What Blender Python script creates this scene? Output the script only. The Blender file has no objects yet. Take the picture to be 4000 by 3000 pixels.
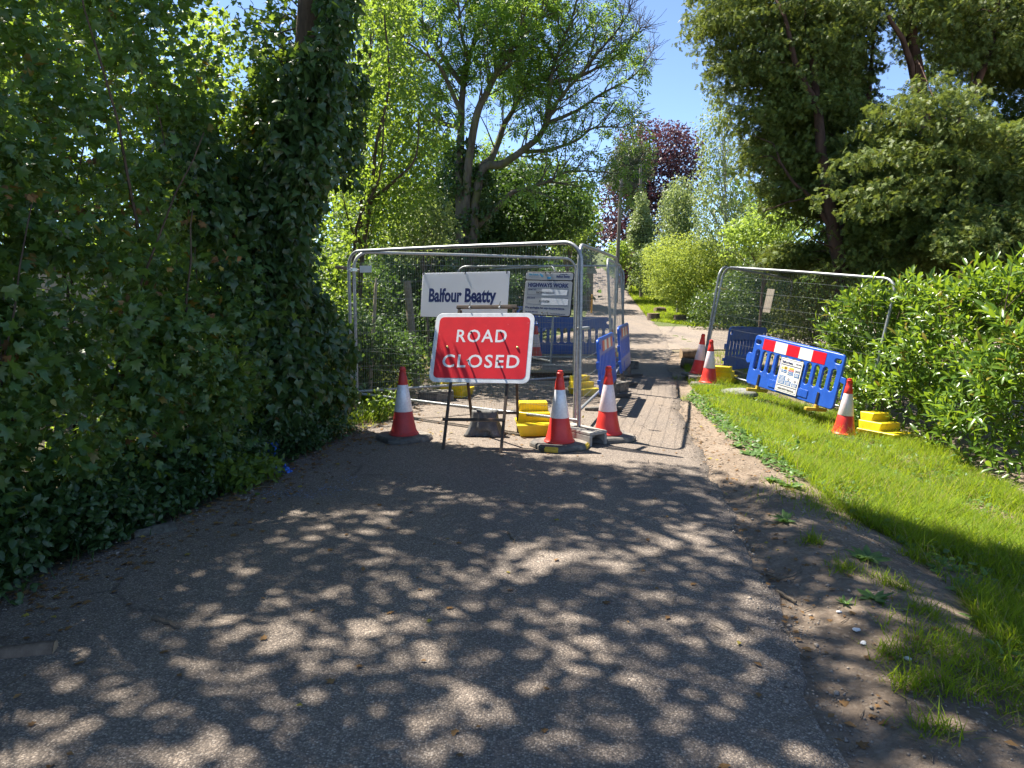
import bpy, bmesh, math, random
import numpy as np
from mathutils import Matrix, Vector
R_ = math.radians
random.seed(5)
rng = np.random.default_rng(11)
sc = bpy.context.scene
col = sc.collection

# ------------------------------------------------------------------ camera, sky, sun, exposure
F = 2773.0; HOR = 1135.0; EYE = 1.6            # focal length and horizon in the photograph's 4000 px frame
PITCH = math.atan((1500 - HOR) / F)
cam = bpy.data.cameras.new('camera'); camo = bpy.data.objects.new('camera', cam); col.objects.link(camo)
camo.location = (0, 0, EYE); camo.rotation_euler = (math.pi / 2 - PITCH, 0, 0)
cam.sensor_width = 36; cam.lens = 36 * F / 4000; cam.clip_end = 2000; cam.clip_start = 0.05
sc.camera = camo
SUN_EL = R_(58.5); SUN_H = Vector((-0.77, 0.64)).normalized()
SUN = Vector((SUN_H.x * math.cos(SUN_EL), SUN_H.y * math.cos(SUN_EL), math.sin(SUN_EL)))
w = bpy.data.worlds.new('World'); sc.world = w; w.use_nodes = True
nt = w.node_tree; bg = nt.nodes['Background']
sky = nt.nodes.new('ShaderNodeTexSky'); sky.sky_type = 'NISHITA'; sky.sun_disc = False
sky.sun_elevation = SUN_EL; sky.sun_rotation = math.atan2(SUN.x, SUN.y)
sky.air_density = 0.5; sky.dust_density = 0.05; sky.ozone_density = 1.5
nt.links.new(sky.outputs[0], bg.inputs[0]); bg.inputs[1].default_value = 0.106
sl = bpy.data.lights.new('sun', 'SUN'); sl.energy = 5.0; sl.angle = R_(0.53); sl.color = (1.0, 0.935, 0.83)
so = bpy.data.objects.new('sun', sl); col.objects.link(so)
so.rotation_euler = SUN.to_track_quat('Z', 'Y').to_euler()
sc.view_settings.view_transform = 'Standard'; sc.view_settings.look = 'None'
sc.view_settings.exposure = 1.68; sc.view_settings.gamma = 1
cy = sc.cycles
cy.max_bounces = 7; cy.diffuse_bounces = 4; cy.glossy_bounces = 2; cy.transmission_bounces = 5
cy.transparent_max_bounces = 6; cy.caustics_reflective = False; cy.caustics_refractive = False
cy.sample_clamp_indirect = 6

# ------------------------------------------------------------------ pixel <-> world
CP, SP = math.cos(PITCH), math.sin(PITCH)
RM = np.array([[1, 0, 0], [0, -SP, -CP], [0, CP, -SP]])
def ray(px, py):
    return np.array([(px - 2000) / F, (py - 1500) / F, 1.0]) @ RM
def W(px, py, d):                               # point seen at a pixel, d metres ahead
    r = ray(px, py); return Vector((r[0] / r[1] * d, d, EYE + r[2] / r[1] * d))
def proj(P):
    c = (np.atleast_2d(P) - np.array([0, 0, EYE])) @ RM.T
    z = np.maximum(c[:, 2], 1e-3)
    return np.stack([2000 + F * c[:, 0] / z, 1500 + F * c[:, 1] / z], 1)
def tab(t): 
    a = np.array(t, float); return lambda y: np.interp(y, a[:, 0], a[:, 1])
XR = tab([[-6, .5], [0, .85], [2.2, 1.12], [3.1, 1.3], [4, 1.44], [6.1, 1.76], [9.1, 2.2], [12, 2.8], [15.6, 3.4], [19, 4.3],
          [22, 4.9], [30, 6.3], [35, 6.9], [43.5, 7.85], [54, 8.6], [70, 8.8], [100, 5]])
XL = tab([[-6, -3.3], [3.5, -2.85], [5.3, -2.3], [6.6, -2.15], [8, -1.9], [12, -1.6], [20, .2], [30, 2.8], [43, 4.6], [54, 5.3],
          [70, 5.4], [100, 1.5]])
def sst(t):
    t = np.clip(t, 0, 1); return t * t * (3 - 2 * t)
def rise(y):
    y = np.asarray(y, float); a = np.maximum(0, np.minimum(y, 54) - 28)
    return .0025 * a * a + .13 * np.clip(y - 54, 0, 40)
_k = rng.uniform(-1, 1, (10, 2)); _k /= np.linalg.norm(_k, axis=1)[:, None]; _ph = rng.uniform(0, 6.28, 10)
def wob(x, y, f):
    s = 0
    for i in range(10): s = s + np.sin((x * _k[i, 0] + y * _k[i, 1]) * f * (1 + .31 * i) + _ph[i]) / (1 + .25 * i)
    return s / 5
PIT = (.35, 12.6, 1.25, 14.0)
def gz(x, y):
    x = np.asarray(x, float); y = np.asarray(y, float)
    xe = XR(y); xl = XL(y)
    z = rise(y) - .03
    t = (x - xe - .35) / 2.1
    near = 1 - .85 * sst((y - 9.3) / 4)
    z = z - .29 * sst(t) * near * (y < 40)
    z = z + .05 * sst((x - xe) / .5) * (1 - sst((x - xe - .5) / .8)) * np.where(y < 8, 1, .4)
    z = z + .12 * sst((xl - x) / 1.4) + .25 * sst((xl - x - 3) / 6)
    off = (x > xe) | (x < xl)
    z = z + np.where(off, .018 * wob(x, y, 5.0) + .012 * wob(x, y, 17.0), 0)
    pit = sst((x - PIT[0]) / .15) * sst((PIT[2] - x) / .15) * sst((y - PIT[1]) / .2) * sst((PIT[3] - y) / .2)
    return z - .7 * pit
def G(px, py):                                  # where a pixel's ray meets the ground
    r = ray(px, py); r = r / r[1]; d = 1.0
    for d in np.arange(1.2, 140, .02):
        if EYE + r[2] * d <= float(gz(r[0] * d, d)): break
    return Vector((r[0] * d, d, float(gz(r[0] * d, d))))

# ------------------------------------------------------------------ materials
def newmat(name):
    m = bpy.data.materials.new(name); m.use_nodes = True
    return m, m.node_tree, m.node_tree.nodes['Principled BSDF']
def ramp(nt, fac, stops):
    n = nt.nodes.new('ShaderNodeValToRGB'); e = n.color_ramp.elements
    while len(e) < len(stops): e.new(.5)
    for k, (p, c) in zip(e, stops): k.position = p; k.color = (*c, 1)
    nt.links.new(fac, n.inputs[0]); return n.outputs[0]
def objco(nt):
    return nt.nodes.new('ShaderNodeTexCoord').outputs['Object']
def noise(nt, co, scale, detail=4, rough=.55):
    n = nt.nodes.new('ShaderNodeTexNoise'); n.inputs['Scale'].default_value = scale
    n.inputs['Detail'].default_value = detail; n.inputs['Roughness'].default_value = rough
    nt.links.new(co, n.inputs['Vector']); return n.outputs[0]
def voro(nt, co, scale, feature='F1'):
    n = nt.nodes.new('ShaderNodeTexVoronoi'); n.inputs['Scale'].default_value = scale; n.feature = feature
    nt.links.new(co, n.inputs['Vector']); return n
def mixc(nt, fac, a, b, mode='MIX'):
    n = nt.nodes.new('ShaderNodeMix'); n.data_type = 'RGBA'; n.blend_type = mode
    for s, v in ((0, fac), (6, a), (7, b)):
        if hasattr(v, 'is_output') or isinstance(v, bpy.types.NodeSocket): nt.links.new(v, n.inputs[s])
        elif s == 0: n.inputs[0].default_value = v
        else: n.inputs[s].default_value = (*v, 1)
    return n.outputs[2]
def bump(nt, b, h, strength, dist):
    n = nt.nodes.new('ShaderNodeBump'); n.inputs['Strength'].default_value = strength; n.inputs['Distance'].default_value = dist
    nt.links.new(h, n.inputs['Height']); nt.links.new(n.outputs[0], b.inputs['Normal'])
def surf(name, c, rough=.5, metal=0., c2=None, scale=8., spec=.5, bmp=0., grime=None, gscale=5., gpos=.55, trans=0.):
    m, nt, b = newmat(name)
    b.inputs['Roughness'].default_value = rough; b.inputs['Metallic'].default_value = metal
    b.inputs['Specular IOR Level'].default_value = spec
    co = objco(nt); n = noise(nt, co, scale, 6, .65)
    c2 = c2 or tuple(v * .8 for v in c)
    o = ramp(nt, n, [(.35, c2), (.62, c)])
    if grime:
        g = noise(nt, co, gscale, 8, .75)
        f = ramp(nt, g, [(gpos, (0, 0, 0)), (gpos + .1, (1, 1, 1))])
        o = mixc(nt, f, o, grime)
    nt.links.new(o, b.inputs['Base Color'])
    if bmp: bump(nt, b, noise(nt, co, scale * 6, 6, .7), .5, bmp)
    if trans:
        t = nt.nodes.new('ShaderNodeBsdfTranslucent'); t.inputs[0].default_value = (*c, 1)
        mx = nt.nodes.new('ShaderNodeMixShader'); mx.inputs[0].default_value = trans
        nt.links.new(b.outputs[0], mx.inputs[1]); nt.links.new(t.outputs[0], mx.inputs[2])
        nt.links.new(mx.outputs[0], nt.nodes['Material Output'].inputs[0])
    return m
def leafmat(name, dark, light, tcol, trans=.4, rough=.45, spec=.4, odd=None, oddp=.97, dry=None):
    m, nt, b = newmat(name)
    g = nt.nodes.new('ShaderNodeNewGeometry'); rnd = g.outputs['Random Per Island']
    st = [(0., dark), (.85, light)]
    if odd: st += [(oddp - .01, light), (oddp, odd)]
    c = ramp(nt, rnd, st)
    nn = noise(nt, objco(nt), .9, 3)
    c = mixc(nt, ramp(nt, nn, [(.35, (.0, .0, .0)), (.65, (.6, .6, .6))]), c, tuple(.5 * (a + b_) * 1.35 for a, b_ in zip(dark, light)))
    nt.links.new(c, b.inputs['Base Color'])
    b.inputs['Roughness'].default_value = rough; b.inputs['Specular IOR Level'].default_value = spec
    t = nt.nodes.new('ShaderNodeBsdfTranslucent')
    ct = ramp(nt, rnd, [(0., tuple(v * .75 for v in tcol)), (.9, tcol)] + ([(oddp, odd)] if odd else []))
    nt.links.new(ct, t.inputs[0])
    mx = nt.nodes.new('ShaderNodeMixShader'); mx.inputs[0].default_value = trans
    nt.links.new(b.outputs[0], mx.inputs[1]); nt.links.new(t.outputs[0], mx.inputs[2])
    nt.links.new(mx.outputs[0], nt.nodes['Material Output'].inputs[0])
    return m
def barkmat(name, c, c2, scale=14., moss=None):
    m, nt, b = newmat(name); co = objco(nt)
    mp = nt.nodes.new('ShaderNodeMapping'); mp.inputs['Scale'].default_value = (1, 1, .25); nt.links.new(co, mp.inputs[0])
    n = noise(nt, mp.outputs[0], scale, 8, .7)
    o = ramp(nt, n, [(.35, c2), (.65, c)])
    if moss: o = mixc(nt, ramp(nt, noise(nt, co, 3, 4), [(.5, (0, 0, 0)), (.62, (.8, .8, .8))]), o, moss)
    nt.links.new(o, b.inputs['Base Color']); b.inputs['Roughness'].default_value = .9
    b.inputs['Specular IOR Level'].default_value = .2
    bump(nt, b, n, .8, .02); return m

def asphalt():
    m, nt, b = newmat('asphalt'); co = objco(nt)
    wp = nt.nodes.new('ShaderNodeVectorMath'); wp.operation = 'ADD'
    nn = nt.nodes.new('ShaderNodeTexNoise'); nn.inputs['Scale'].default_value = 60; nt.links.new(co, nn.inputs['Vector'])
    sv = nt.nodes.new('ShaderNodeVectorMath'); sv.operation = 'SCALE'; sv.inputs['Scale'].default_value = .008
    nt.links.new(nn.outputs['Color'], sv.inputs[0]); nt.links.new(co, wp.inputs[0]); nt.links.new(sv.outputs[0], wp.inputs[1])
    v = voro(nt, wp.outputs[0], 120)
    sep = nt.nodes.new('ShaderNodeSeparateColor'); nt.links.new(v.outputs['Color'], sep.inputs[0])
    stone = ramp(nt, sep.outputs[0], [(0, (.11, .092, .08)), (.45, (.23, .188, .150)), (.8, (.31, .252, .20)), (1, (.44, .38, .315))])
    gap = ramp(nt, v.outputs['Distance'], [(.35, (0, 0, 0)), (.75, (1, 1, 1))])
    c = mixc(nt, gap, stone, (.125, .104, .086))
    big = noise(nt, co, .55, 6, .6)
    c = mixc(nt, 1.0, c, ramp(nt, big, [(.3, (.84, .84, .85)), (.5, (1, 1, 1)), (.7, (1.1, 1.06, 1.0))]), 'MULTIPLY')
    fine = noise(nt, co, 7, 8, .7)
    c = mixc(nt, ramp(nt, fine, [(.56, (0, 0, 0)), (.72, (.5, .5, .5))]), c, (.24, .19, .145))
    mp = nt.nodes.new('ShaderNodeMapping'); mp.inputs['Scale'].default_value = (1.5, .12, 1); nt.links.new(co, mp.inputs[0])
    c = mixc(nt, 1.0, c, ramp(nt, noise(nt, mp.outputs[0], 1.0, 3), [(.35, (.88, .88, .90)), (.65, (1.08, 1.06, 1.03))]), 'MULTIPLY')
    ck = voro(nt, mixc(nt, .06, co, nn.outputs['Color']), .8, 'DISTANCE_TO_EDGE')
    cm = nt.nodes.new('ShaderNodeMath'); cm.operation = 'MULTIPLY'
    nt.links.new(ramp(nt, ck.outputs['Distance'], [(.0, (1, 1, 1)), (.012, (0, 0, 0))]), cm.inputs[0])
    nt.links.new(ramp(nt, noise(nt, co, .9, 2), [(.52, (0, 0, 0)), (.6, (.8, .8, .8))]), cm.inputs[1])
    c = mixc(nt, cm.outputs[0], c, (.07, .058, .048))
    spots = noise(nt, co, 2.3, 3, .5)
    c = mixc(nt, ramp(nt, spots, [(.7, (0, 0, 0)), (.76, (.35, .35, .35))]), c, (.06, .058, .056))
    nt.links.new(c, b.inputs['Base Color']); b.inputs['Roughness'].default_value = .8
    b.inputs['Specular IOR Level'].default_value = .3
    inv = nt.nodes.new('ShaderNodeMath'); inv.operation = 'SUBTRACT'; inv.inputs[0].default_value = 1
    nt.links.new(v.outputs['Distance'], inv.inputs[1])
    bump(nt, b, inv.outputs[0], .9, .006); return m
def soil():
    m, nt, b = newmat('soil'); co = objco(nt)
    n1 = noise(nt, co, 1.3, 8, .65); n2 = noise(nt, co, 22, 8, .75)
    c = ramp(nt, n1, [(.3, (.15, .115, .082)), (.5, (.275, .212, .158)), (.7, (.36, .285, .215))])
    c = mixc(nt, ramp(nt, n2, [(.4, (.45, .45, .45)), (.6, (0, 0, 0))]), c, (.12, .09, .066))
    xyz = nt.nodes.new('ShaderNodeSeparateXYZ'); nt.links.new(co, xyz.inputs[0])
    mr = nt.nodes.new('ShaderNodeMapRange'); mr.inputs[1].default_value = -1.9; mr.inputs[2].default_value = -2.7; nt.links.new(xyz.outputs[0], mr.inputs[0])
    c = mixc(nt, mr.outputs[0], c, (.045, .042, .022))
    mr = nt.nodes.new('ShaderNodeMapRange'); mr.inputs[1].default_value = 18; mr.inputs[2].default_value = 22; nt.links.new(xyz.outputs[1], mr.inputs[0])
    c = mixc(nt, mr.outputs[0], c, mixc(nt, n1, (.05, .075, .018), (.10, .13, .035)))
    v = voro(nt, co, 70); sep = nt.nodes.new('ShaderNodeSeparateColor'); nt.links.new(v.outputs['Color'], sep.inputs[0])
    c = mixc(nt, ramp(nt, sep.outputs[0], [(.8, (0, 0, 0)), (.95, (.75, .75, .75))]), c, (.33, .27, .21))
    nt.links.new(c, b.inputs['Base Color']); b.inputs['Roughness'].default_value = .95; b.inputs['Specular IOR Level'].default_value = .15
    bump(nt, b, n2, 1.0, .035); return m

M = {}
M['asphalt'] = asphalt(); M['soil'] = soil()
M['galv'] = surf('galvanised_steel', (.36, .375, .385), .5, .6, (.25, .26, .265), 30)
M['wire_grey'] = surf('wire_steel', (.30, .32, .31), .5, .5, (.20, .21, .20), 30)
M['galv_old'] = surf('weathered_galvanised_steel', (.40, .41, .41), .55, .55, (.27, .28, .27), 30, grime=(.18, .13, .09), gpos=.62)
M['rust'] = surf('rusty_dark_steel', (.095, .07, .055), .6, .5, (.05, .042, .036), 18, grime=(.17, .08, .04), gpos=.56)
M['cone_red'] = surf('cone_red_plastic', (.70, .035, .025), .42, 0, (.60, .03, .022), 9, grime=(.34, .05, .04), gscale=16, gpos=.62)
M['cone_dull'] = surf('faded_cone_red_plastic', (.50, .04, .035), .55, 0, (.36, .03, .03), 9, grime=(.22, .05, .045), gscale=14, gpos=.58)
M['sleeve'] = surf('reflective_white_sleeve', (.80, .79, .80), .35, .15, (.66, .64, .66), 40, grime=(.42, .40, .40), gscale=14, gpos=.66, bmp=.002)
M['sleeve_pink'] = surf('pink_white_sleeve', (.80, .67, .68), .4, .1, (.70, .56, .58), 40, grime=(.5, .4, .4), gscale=14, gpos=.68, bmp=.002)
M['rubber'] = surf('dusty_rubber', (.115, .108, .098), .85, 0, (.06, .057, .053), 12, grime=(.22, .19, .155), gpos=.5, bmp=.003)
M['rubber_yellow'] = surf('yellow_paint_worn', (.55, .38, .03), .6, 0, (.42, .28, .03), 14, grime=(.10, .09, .07), gscale=16, gpos=.55)
M['yellow'] = surf('yellow_plastic', (.80, .60, .012), .42, 0, (.68, .49, .015), 6, grime=(.22, .16, .06), gscale=9, gpos=.585)
M['blue'] = surf('blue_plastic', (.022, .105, .52), .36, 0, (.018, .085, .43), 6, grime=(.11, .155, .33), gscale=11, gpos=.58)
M['blue_dark'] = surf('darkened_blue_plastic', (.03, .11, .42), .42, 0, (.024, .085, .34), 6)  # darkened blue; on the verge barrier it stands for shade
M['strip_red'] = surf('reflective_red', (.62, .008, .02), .32, 0, (.56, .006, .018), 12)
M['strip_white'] = surf('reflective_white', (.80, .77, .72), .35, 0, (.74, .71, .66), 12)
M['sign_red'] = surf('scratched_sign_red', (.66, .010, .02), .38, .0, (.56, .008, .018), 5, grime=(.78, .26, .25), gscale=24, gpos=.625)
M['sign_white'] = surf('sign_white', (.74, .75, .76), .4, 0, (.60, .61, .62), 16, grime=(.40, .40, .39), gscale=26, gpos=.61)
M['board_white'] = surf('white_plastic_board', (.88, .89, .92), .45, 0, (.82, .84, .87), 3, trans=.6, grime=(.55, .55, .52), gscale=7, gpos=.68)
M['paper'] = surf('permit_board_face', (.84, .87, .90), .4, 0, (.76, .80, .83), 7, trans=.6)
M['paper_label'] = surf('taped_paper', (.80, .80, .80), .3, 0, (.70, .70, .70), 30, bmp=.002)
M['navy'] = surf('navy_print', (.012, .028, .13), .45)
M['ink'] = surf('black_ink', (.03, .03, .035), .5)
M['black'] = surf('black_edging', (.02, .02, .023), .5)
M['skyblue'] = surf('light_blue_print', (.06, .36, .62), .45)
M['print_blue'] = surf('blue_print', (.012, .14, .42), .45)
M['print_yellow'] = surf('yellow_print', (.85, .55, .03), .45)
M['print_red'] = surf('red_print', (.75, .03, .03), .45)
M['print_grey'] = surf('grey_print', (.35, .37, .40), .5)
M['chrome'] = surf('bright_metal', (.75, .74, .72), .25, .9)
M['brass'] = surf('brass_bolt', (.75, .60, .22), .3, .9)
M['concrete'] = surf('concrete', (.33, .31, .28), .9, 0, (.22, .205, .185), 14, grime=(.12, .11, .09), gpos=.6, bmp=.004)
M['bag'] = surf('grey_rubber_bag', (.10, .098, .095), .6, 0, (.05, .049, .047), 10, grime=(.24, .22, .19), gpos=.58, bmp=.004)
M['stonebag'] = surf('grey_sandbag_cloth', (.24, .24, .235), .9, 0, (.15, .15, .145), 14, bmp=.006)
M['timber'] = surf('grey_timber', (.24, .20, .14), .85, 0, (.15, .12, .085), 20, bmp=.004)
M['timber_pale'] = surf('pale_timber', (.34, .28, .18), .8, 0, (.24, .19, .12), 20, bmp=.004)
M['plaque'] = surf('old_brown_plaque', (.30, .255, .20), .8, 0, (.22, .185, .145), 10)
M['orange_tag'] = surf('orange_wooden_tag', (.62, .34, .08), .6, 0, (.5, .26, .06), 12)
M['log'] = barkmat('log_bark', (.20, .15, .11), (.09, .066, .05), 12)
M['logend'] = surf('sawn_log_end', (.36, .26, .16), .85, 0, (.22, .15, .09), 20)
M['lichen'] = surf('lichen_bark', (.13, .125, .10), .95, 0, (.045, .038, .03), 26, bmp=.006)
M['bark_brown'] = barkmat('brown_bark', (.115, .085, .06), (.045, .034, .026), 12)
M['bark_grey'] = barkmat('grey_bark', (.17, .15, .125), (.07, .06, .05), 10, moss=(.13, .14, .05))
M['bark_red'] = barkmat('reddish_bark', (.115, .066, .046), (.04, .024, .018), 9)
M['bark_birch'] = barkmat('birch_bark', (.42, .40, .36), (.16, .14, .12), 10)
M['pole'] = barkmat('pole_timber', (.26, .22, .17), (.17, .14, .11), 8)
M['wire'] = surf('cable', (.04, .04, .04), .6)
M['bin'] = surf('dark_grey_bin', (.045, .048, .05), .5)
M['bin_blue'] = surf('blue_bin_lid', (.04, .12, .50), .45)
M['slate'] = surf('grey_roof', (.34, .34, .33), .8, 0, (.26, .26, .25), 4)
M['netting'] = surf('blue_netting', (.03, .16, .62), .5, 0, (.02, .10, .45), 20)
M['spray_blue'] = surf('pale_blue_spray', (.20, .27, .42), .8)
M['white_stone'] = surf('white_stone', (.75, .74, .72), .7)
M['flower'] = surf('white_petals', (.8, .8, .76), .7)
M['stick'] = surf('dead_stick', (.15, .115, .08), .9, 0, (.09, .07, .05), 30)
M['grit'] = leafmat('grit_stone', (.12, .10, .08), (.34, .29, .24), (.1, .1, .1), .0, .9, .2)
M['litter'] = leafmat('dry_leaf', (.10, .055, .025), (.26, .15, .06), (.3, .15, .04), .15, .8, .2, odd=(.35, .30, .05), oddp=.93)
M['maple'] = leafmat('maple_leaf', (.030, .076, .027), (.076, .145, .040), (.42, .60, .05), .33, .38, .5, odd=(.30, .18, .02), oddp=.985)
M['mixed'] = leafmat('mixed_hedge_leaf', (.045, .085, .026), (.10, .15, .04), (.38, .50, .05), .4, .42, .45, odd=(.42, .34, .05), oddp=.97)
M['ivy'] = leafmat('ivy_leaf', (.024, .056, .019), (.052, .10, .030), (.16, .28, .03), .25, .36, .5)
M['hazel'] = leafmat('hazel_leaf', (.055, .105, .020), (.105, .165, .030), (.38, .52, .05), .48, .45, .4)
M['ash'] = leafmat('ash_leaflet', (.060, .125, .028), (.105, .19, .04), (.36, .54, .06), .45, .45, .4)
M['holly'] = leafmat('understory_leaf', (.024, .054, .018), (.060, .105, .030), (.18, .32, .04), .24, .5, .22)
M['oak'] = leafmat('oak_leaf', (.040, .082, .022), (.085, .135, .032), (.30, .42, .05), .35, .5, .25)
M['pale'] = leafmat('pale_shrub_leaf', (.09, .13, .05), (.15, .195, .075), (.36, .46, .10), .4, .45, .4)
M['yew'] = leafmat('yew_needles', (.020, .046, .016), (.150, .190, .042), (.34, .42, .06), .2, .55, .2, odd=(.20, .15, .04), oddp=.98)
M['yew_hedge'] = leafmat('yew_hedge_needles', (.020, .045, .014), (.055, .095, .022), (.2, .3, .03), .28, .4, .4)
M['laurel'] = leafmat('laurel_leaf', (.035, .085, .012), (.110, .185, .022), (.36, .52, .03), .34, .32, .5, odd=(.30, .20, .04), oddp=.985)
M['privet'] = leafmat('golden_hedge_leaf', (.17, .23, .04), (.27, .33, .07), (.50, .58, .08), .4, .6, .2)
M['hedge_dull'] = leafmat('dull_hedge_leaf', (.07, .11, .035), (.12, .165, .055), (.3, .4, .08), .38, .5, .35)
M['lime'] = leafmat('lime_shrub_leaf', (.11, .18, .035), (.19, .27, .05), (.44, .58, .08), .42, .45, .4)
M['copper'] = leafmat('copper_beech_leaf', (.040, .020, .026), (.085, .044, .052), (.17, .06, .075), .3, .45, .4)
M['pine'] = leafmat('dark_conifer_needles', (.030, .045, .026), (.060, .078, .04), (.16, .2, .06), .25, .6, .3)
M['birch'] = leafmat('birch_leaf', (.085, .125, .05), (.15, .195, .08), (.36, .44, .12), .4, .45, .4)
M['variegated'] = leafmat('variegated_ivy_leaf', (.10, .15, .045), (.32, .34, .15), (.4, .5, .15), .3, .42, .45)
M['straggle'] = leafmat('straggly_leaf', (.060, .080, .028), (.13, .145, .045), (.28, .33, .06), .33, .5, .35)
M['grass'] = leafmat('grass_blade', (.075, .135, .010), (.15, .215, .016), (.44, .56, .02), .45, .6, .12, odd=(.36, .30, .12), oddp=.91)
M['weed'] = leafmat('weed_leaf', (.055, .115, .028), (.10, .18, .04), (.30, .48, .05), .35, .45, .4)

# ------------------------------------------------------------------ object helpers
def link(o, parent=None):
    col.objects.link(o)
    if parent: o.parent = parent
    return o
def tag(o, label=None, cat=None, group=None, kind=None):
    for k, v in (('label', label), ('category', cat), ('group', group), ('kind', kind)):
        if v: o[k] = v
    return o
def thing(name, label, cat, loc=(0, 0, 0), rotz=0., group=None, mat=None):
    o = bpy.data.objects.new(name, None); o.empty_display_size = .1; link(o)
    if mat is not None: o.matrix_world = mat
    else: o.location = loc; o.rotation_euler = (0, 0, rotz)
    return tag(o, label, cat, group)
def npmesh(name, V, faces, mats, smooth=False, mi=None):
    """faces: list of (n,k) index arrays"""
    me = bpy.data.meshes.new(name)
    V = np.asarray(V, np.float32); faces = [np.asarray(f, np.int32) for f in faces if len(f)]
    me.vertices.add(len(V)); me.vertices.foreach_set('co', V.ravel())
    tot = np.concatenate([np.full(len(f), f.shape[1], np.int32) for f in faces])
    loops = np.concatenate([f.ravel() for f in faces])
    me.loops.add(len(loops)); me.loops.foreach_set('vertex_index', loops)
    me.polygons.add(len(tot)); st = np.zeros(len(tot), np.int32); st[1:] = np.cumsum(tot)[:-1]
    me.polygons.foreach_set('loop_start', st)
    for m in (mats if isinstance(mats, (list, tuple)) else [mats]): me.materials.append(m)
    if mi is not None: me.polygons.foreach_set('material_index', np.asarray(mi, np.int32))
    if smooth: me.polygons.foreach_set('use_smooth', np.ones(len(tot), bool))
    me.update(calc_edges=True)
    return me
def meshobj(name, me, parent=None):
    return link(bpy.data.objects.new(name, me), parent)
class MB:
    def __init__(s): s.v = []; s.f = []; s.mi = []
    def add(s, vs, fs, m=0, X=None):
        b = len(s.v)
        for p in vs:
            p = Vector(p); s.v.append(X @ p if X else p)
        for q in fs: s.f.append([b + i for i in q]); s.mi.append(m)
        return s
    def box(s, c, d, X=None, m=0):
        x, y, z = d[0] / 2, d[1] / 2, d[2] / 2
        vs = [(c[0] + a * x, c[1] + b * y, c[2] + e * z) for e in (-1, 1) for b in (-1, 1) for a in (-1, 1)]
        return s.add(vs, [(0, 2, 3, 1), (4, 5, 7, 6), (0, 1, 5, 4), (2, 6, 7, 3), (0, 4, 6, 2), (1, 3, 7, 5)], m, X)
    def tube(s, pts, r, n=8, m=0, cap=True, roll=0., X=None):
        pts = [Vector(p) for p in pts]; k = len(pts)
        rs = r if isinstance(r, (list, tuple, np.ndarray)) else [r] * k
        vs, fs = [], []; prev = None
        for i, p in enumerate(pts):
            t = (pts[min(i + 1, k - 1)] - pts[max(i - 1, 0)])
            t = t.normalized() if t.length > 1e-9 else Vector((0, 0, 1))
            if prev is None:
                a = Vector((0, 0, 1)) if abs(t.z) < .9 else Vector((1, 0, 0)); u = t.cross(a).normalized()
            else:
                u = prev - t * prev.dot(t); u = u.normalized() if u.length > 1e-6 else t.orthogonal().normalized()
            prev = u; v = t.cross(u)
            for j in range(n):
                a = 2 * math.pi * (j + .5) / n + roll
                vs.append(p + (u * math.cos(a) + v * math.sin(a)) * rs[i])
        for i in range(k - 1):
            for j in range(n):
                fs.append((i * n + j, i * n + (j + 1) % n, (i + 1) * n + (j + 1) % n, (i + 1) * n + j))
        if cap: fs += [tuple(range(n))[::-1], tuple((k - 1) * n + j for j in range(n))]
        return s.add(vs, fs, m, X)
    def lathe(s, prof, n=32, m=0, X=None, cap=True):
        vs, fs = [], []
        for r, z in prof:
            for j in range(n):
                a = 2 * math.pi * j / n; vs.append((r * math.cos(a), r * math.sin(a), z))
        for i in range(len(prof) - 1):
            for j in range(n): fs.append((i * n + j, i * n + (j + 1) % n, (i + 1) * n + (j + 1) % n, (i + 1) * n + j))
        if cap: fs += [tuple(range(n))[::-1], tuple((len(prof) - 1) * n + j for j in range(n))]
        return s.add(vs, fs, m, X)
    def prism(s, poly, a, b, plane='xz', m=0, X=None):
        n = len(poly)
        def P(p, t): return (p[0], t, p[1]) if plane == 'xz' else ((t, p[0], p[1]) if plane == 'yz' else (p[0], p[1], t))
        vs = [P(p, a) for p in poly] + [P(p, b) for p in poly]
        fs = [tuple(range(n)), tuple(range(2 * n - 1, n - 1, -1))] + [(i, i + n, (i + 1) % n + n, (i + 1) % n) for i in range(n)]
        return s.add(vs, fs, m, X)
    def build(s, name, mats, parent=None, smooth=None, bevel=0., seg=2):
        me = bpy.data.meshes.new(name); me.from_pydata([tuple(p) for p in s.v], [], s.f)
        for mm in (mats if isinstance(mats, (list, tuple)) else [mats]): me.materials.append(mm)
        me.polygons.foreach_set('material_index', s.mi)
        bm = bmesh.new(); bm.from_mesh(me); bmesh.ops.recalc_face_normals(bm, faces=bm.faces[:]); bm.to_mesh(me); bm.free()
        if smooth: 
            me.polygons.foreach_set('use_smooth', [True] * len(me.polygons)); me.set_sharp_from_angle(angle=R_(smooth))
        o = meshobj(name, me, parent)
        if bevel:
            b = o.modifiers.new('bevel', 'BEVEL'); b.width = bevel; b.segments = seg; b.limit_method = 'ANGLE'; b.angle_limit = R_(40)
        return o
def rrect(x0, z0, x1, z1, r, n=6):
    p = []
    for cx, cz, a0 in ((x1 - r, z0 + r, -90), (x1 - r, z1 - r, 0), (x0 + r, z1 - r, 90), (x0 + r, z0 + r, 180)):
        for i in range(n + 1):
            a = R_(a0 + 90 * i / n); p.append((cx + r * math.cos(a), cz + r * math.sin(a)))
    return p
FRONT = Matrix.Rotation(math.pi / 2, 4, 'X')      # text/plate plane: x right, z up, facing -y
def curve_mesh(cu):
    o = bpy.data.objects.new('tmp', cu); link(o)
    bpy.context.view_layer.update()
    me = bpy.data.meshes.new_from_object(o.evaluated_get(bpy.context.evaluated_depsgraph_get()))
    bpy.data.objects.remove(o); bpy.data.curves.remove(cu)
    return me
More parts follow.
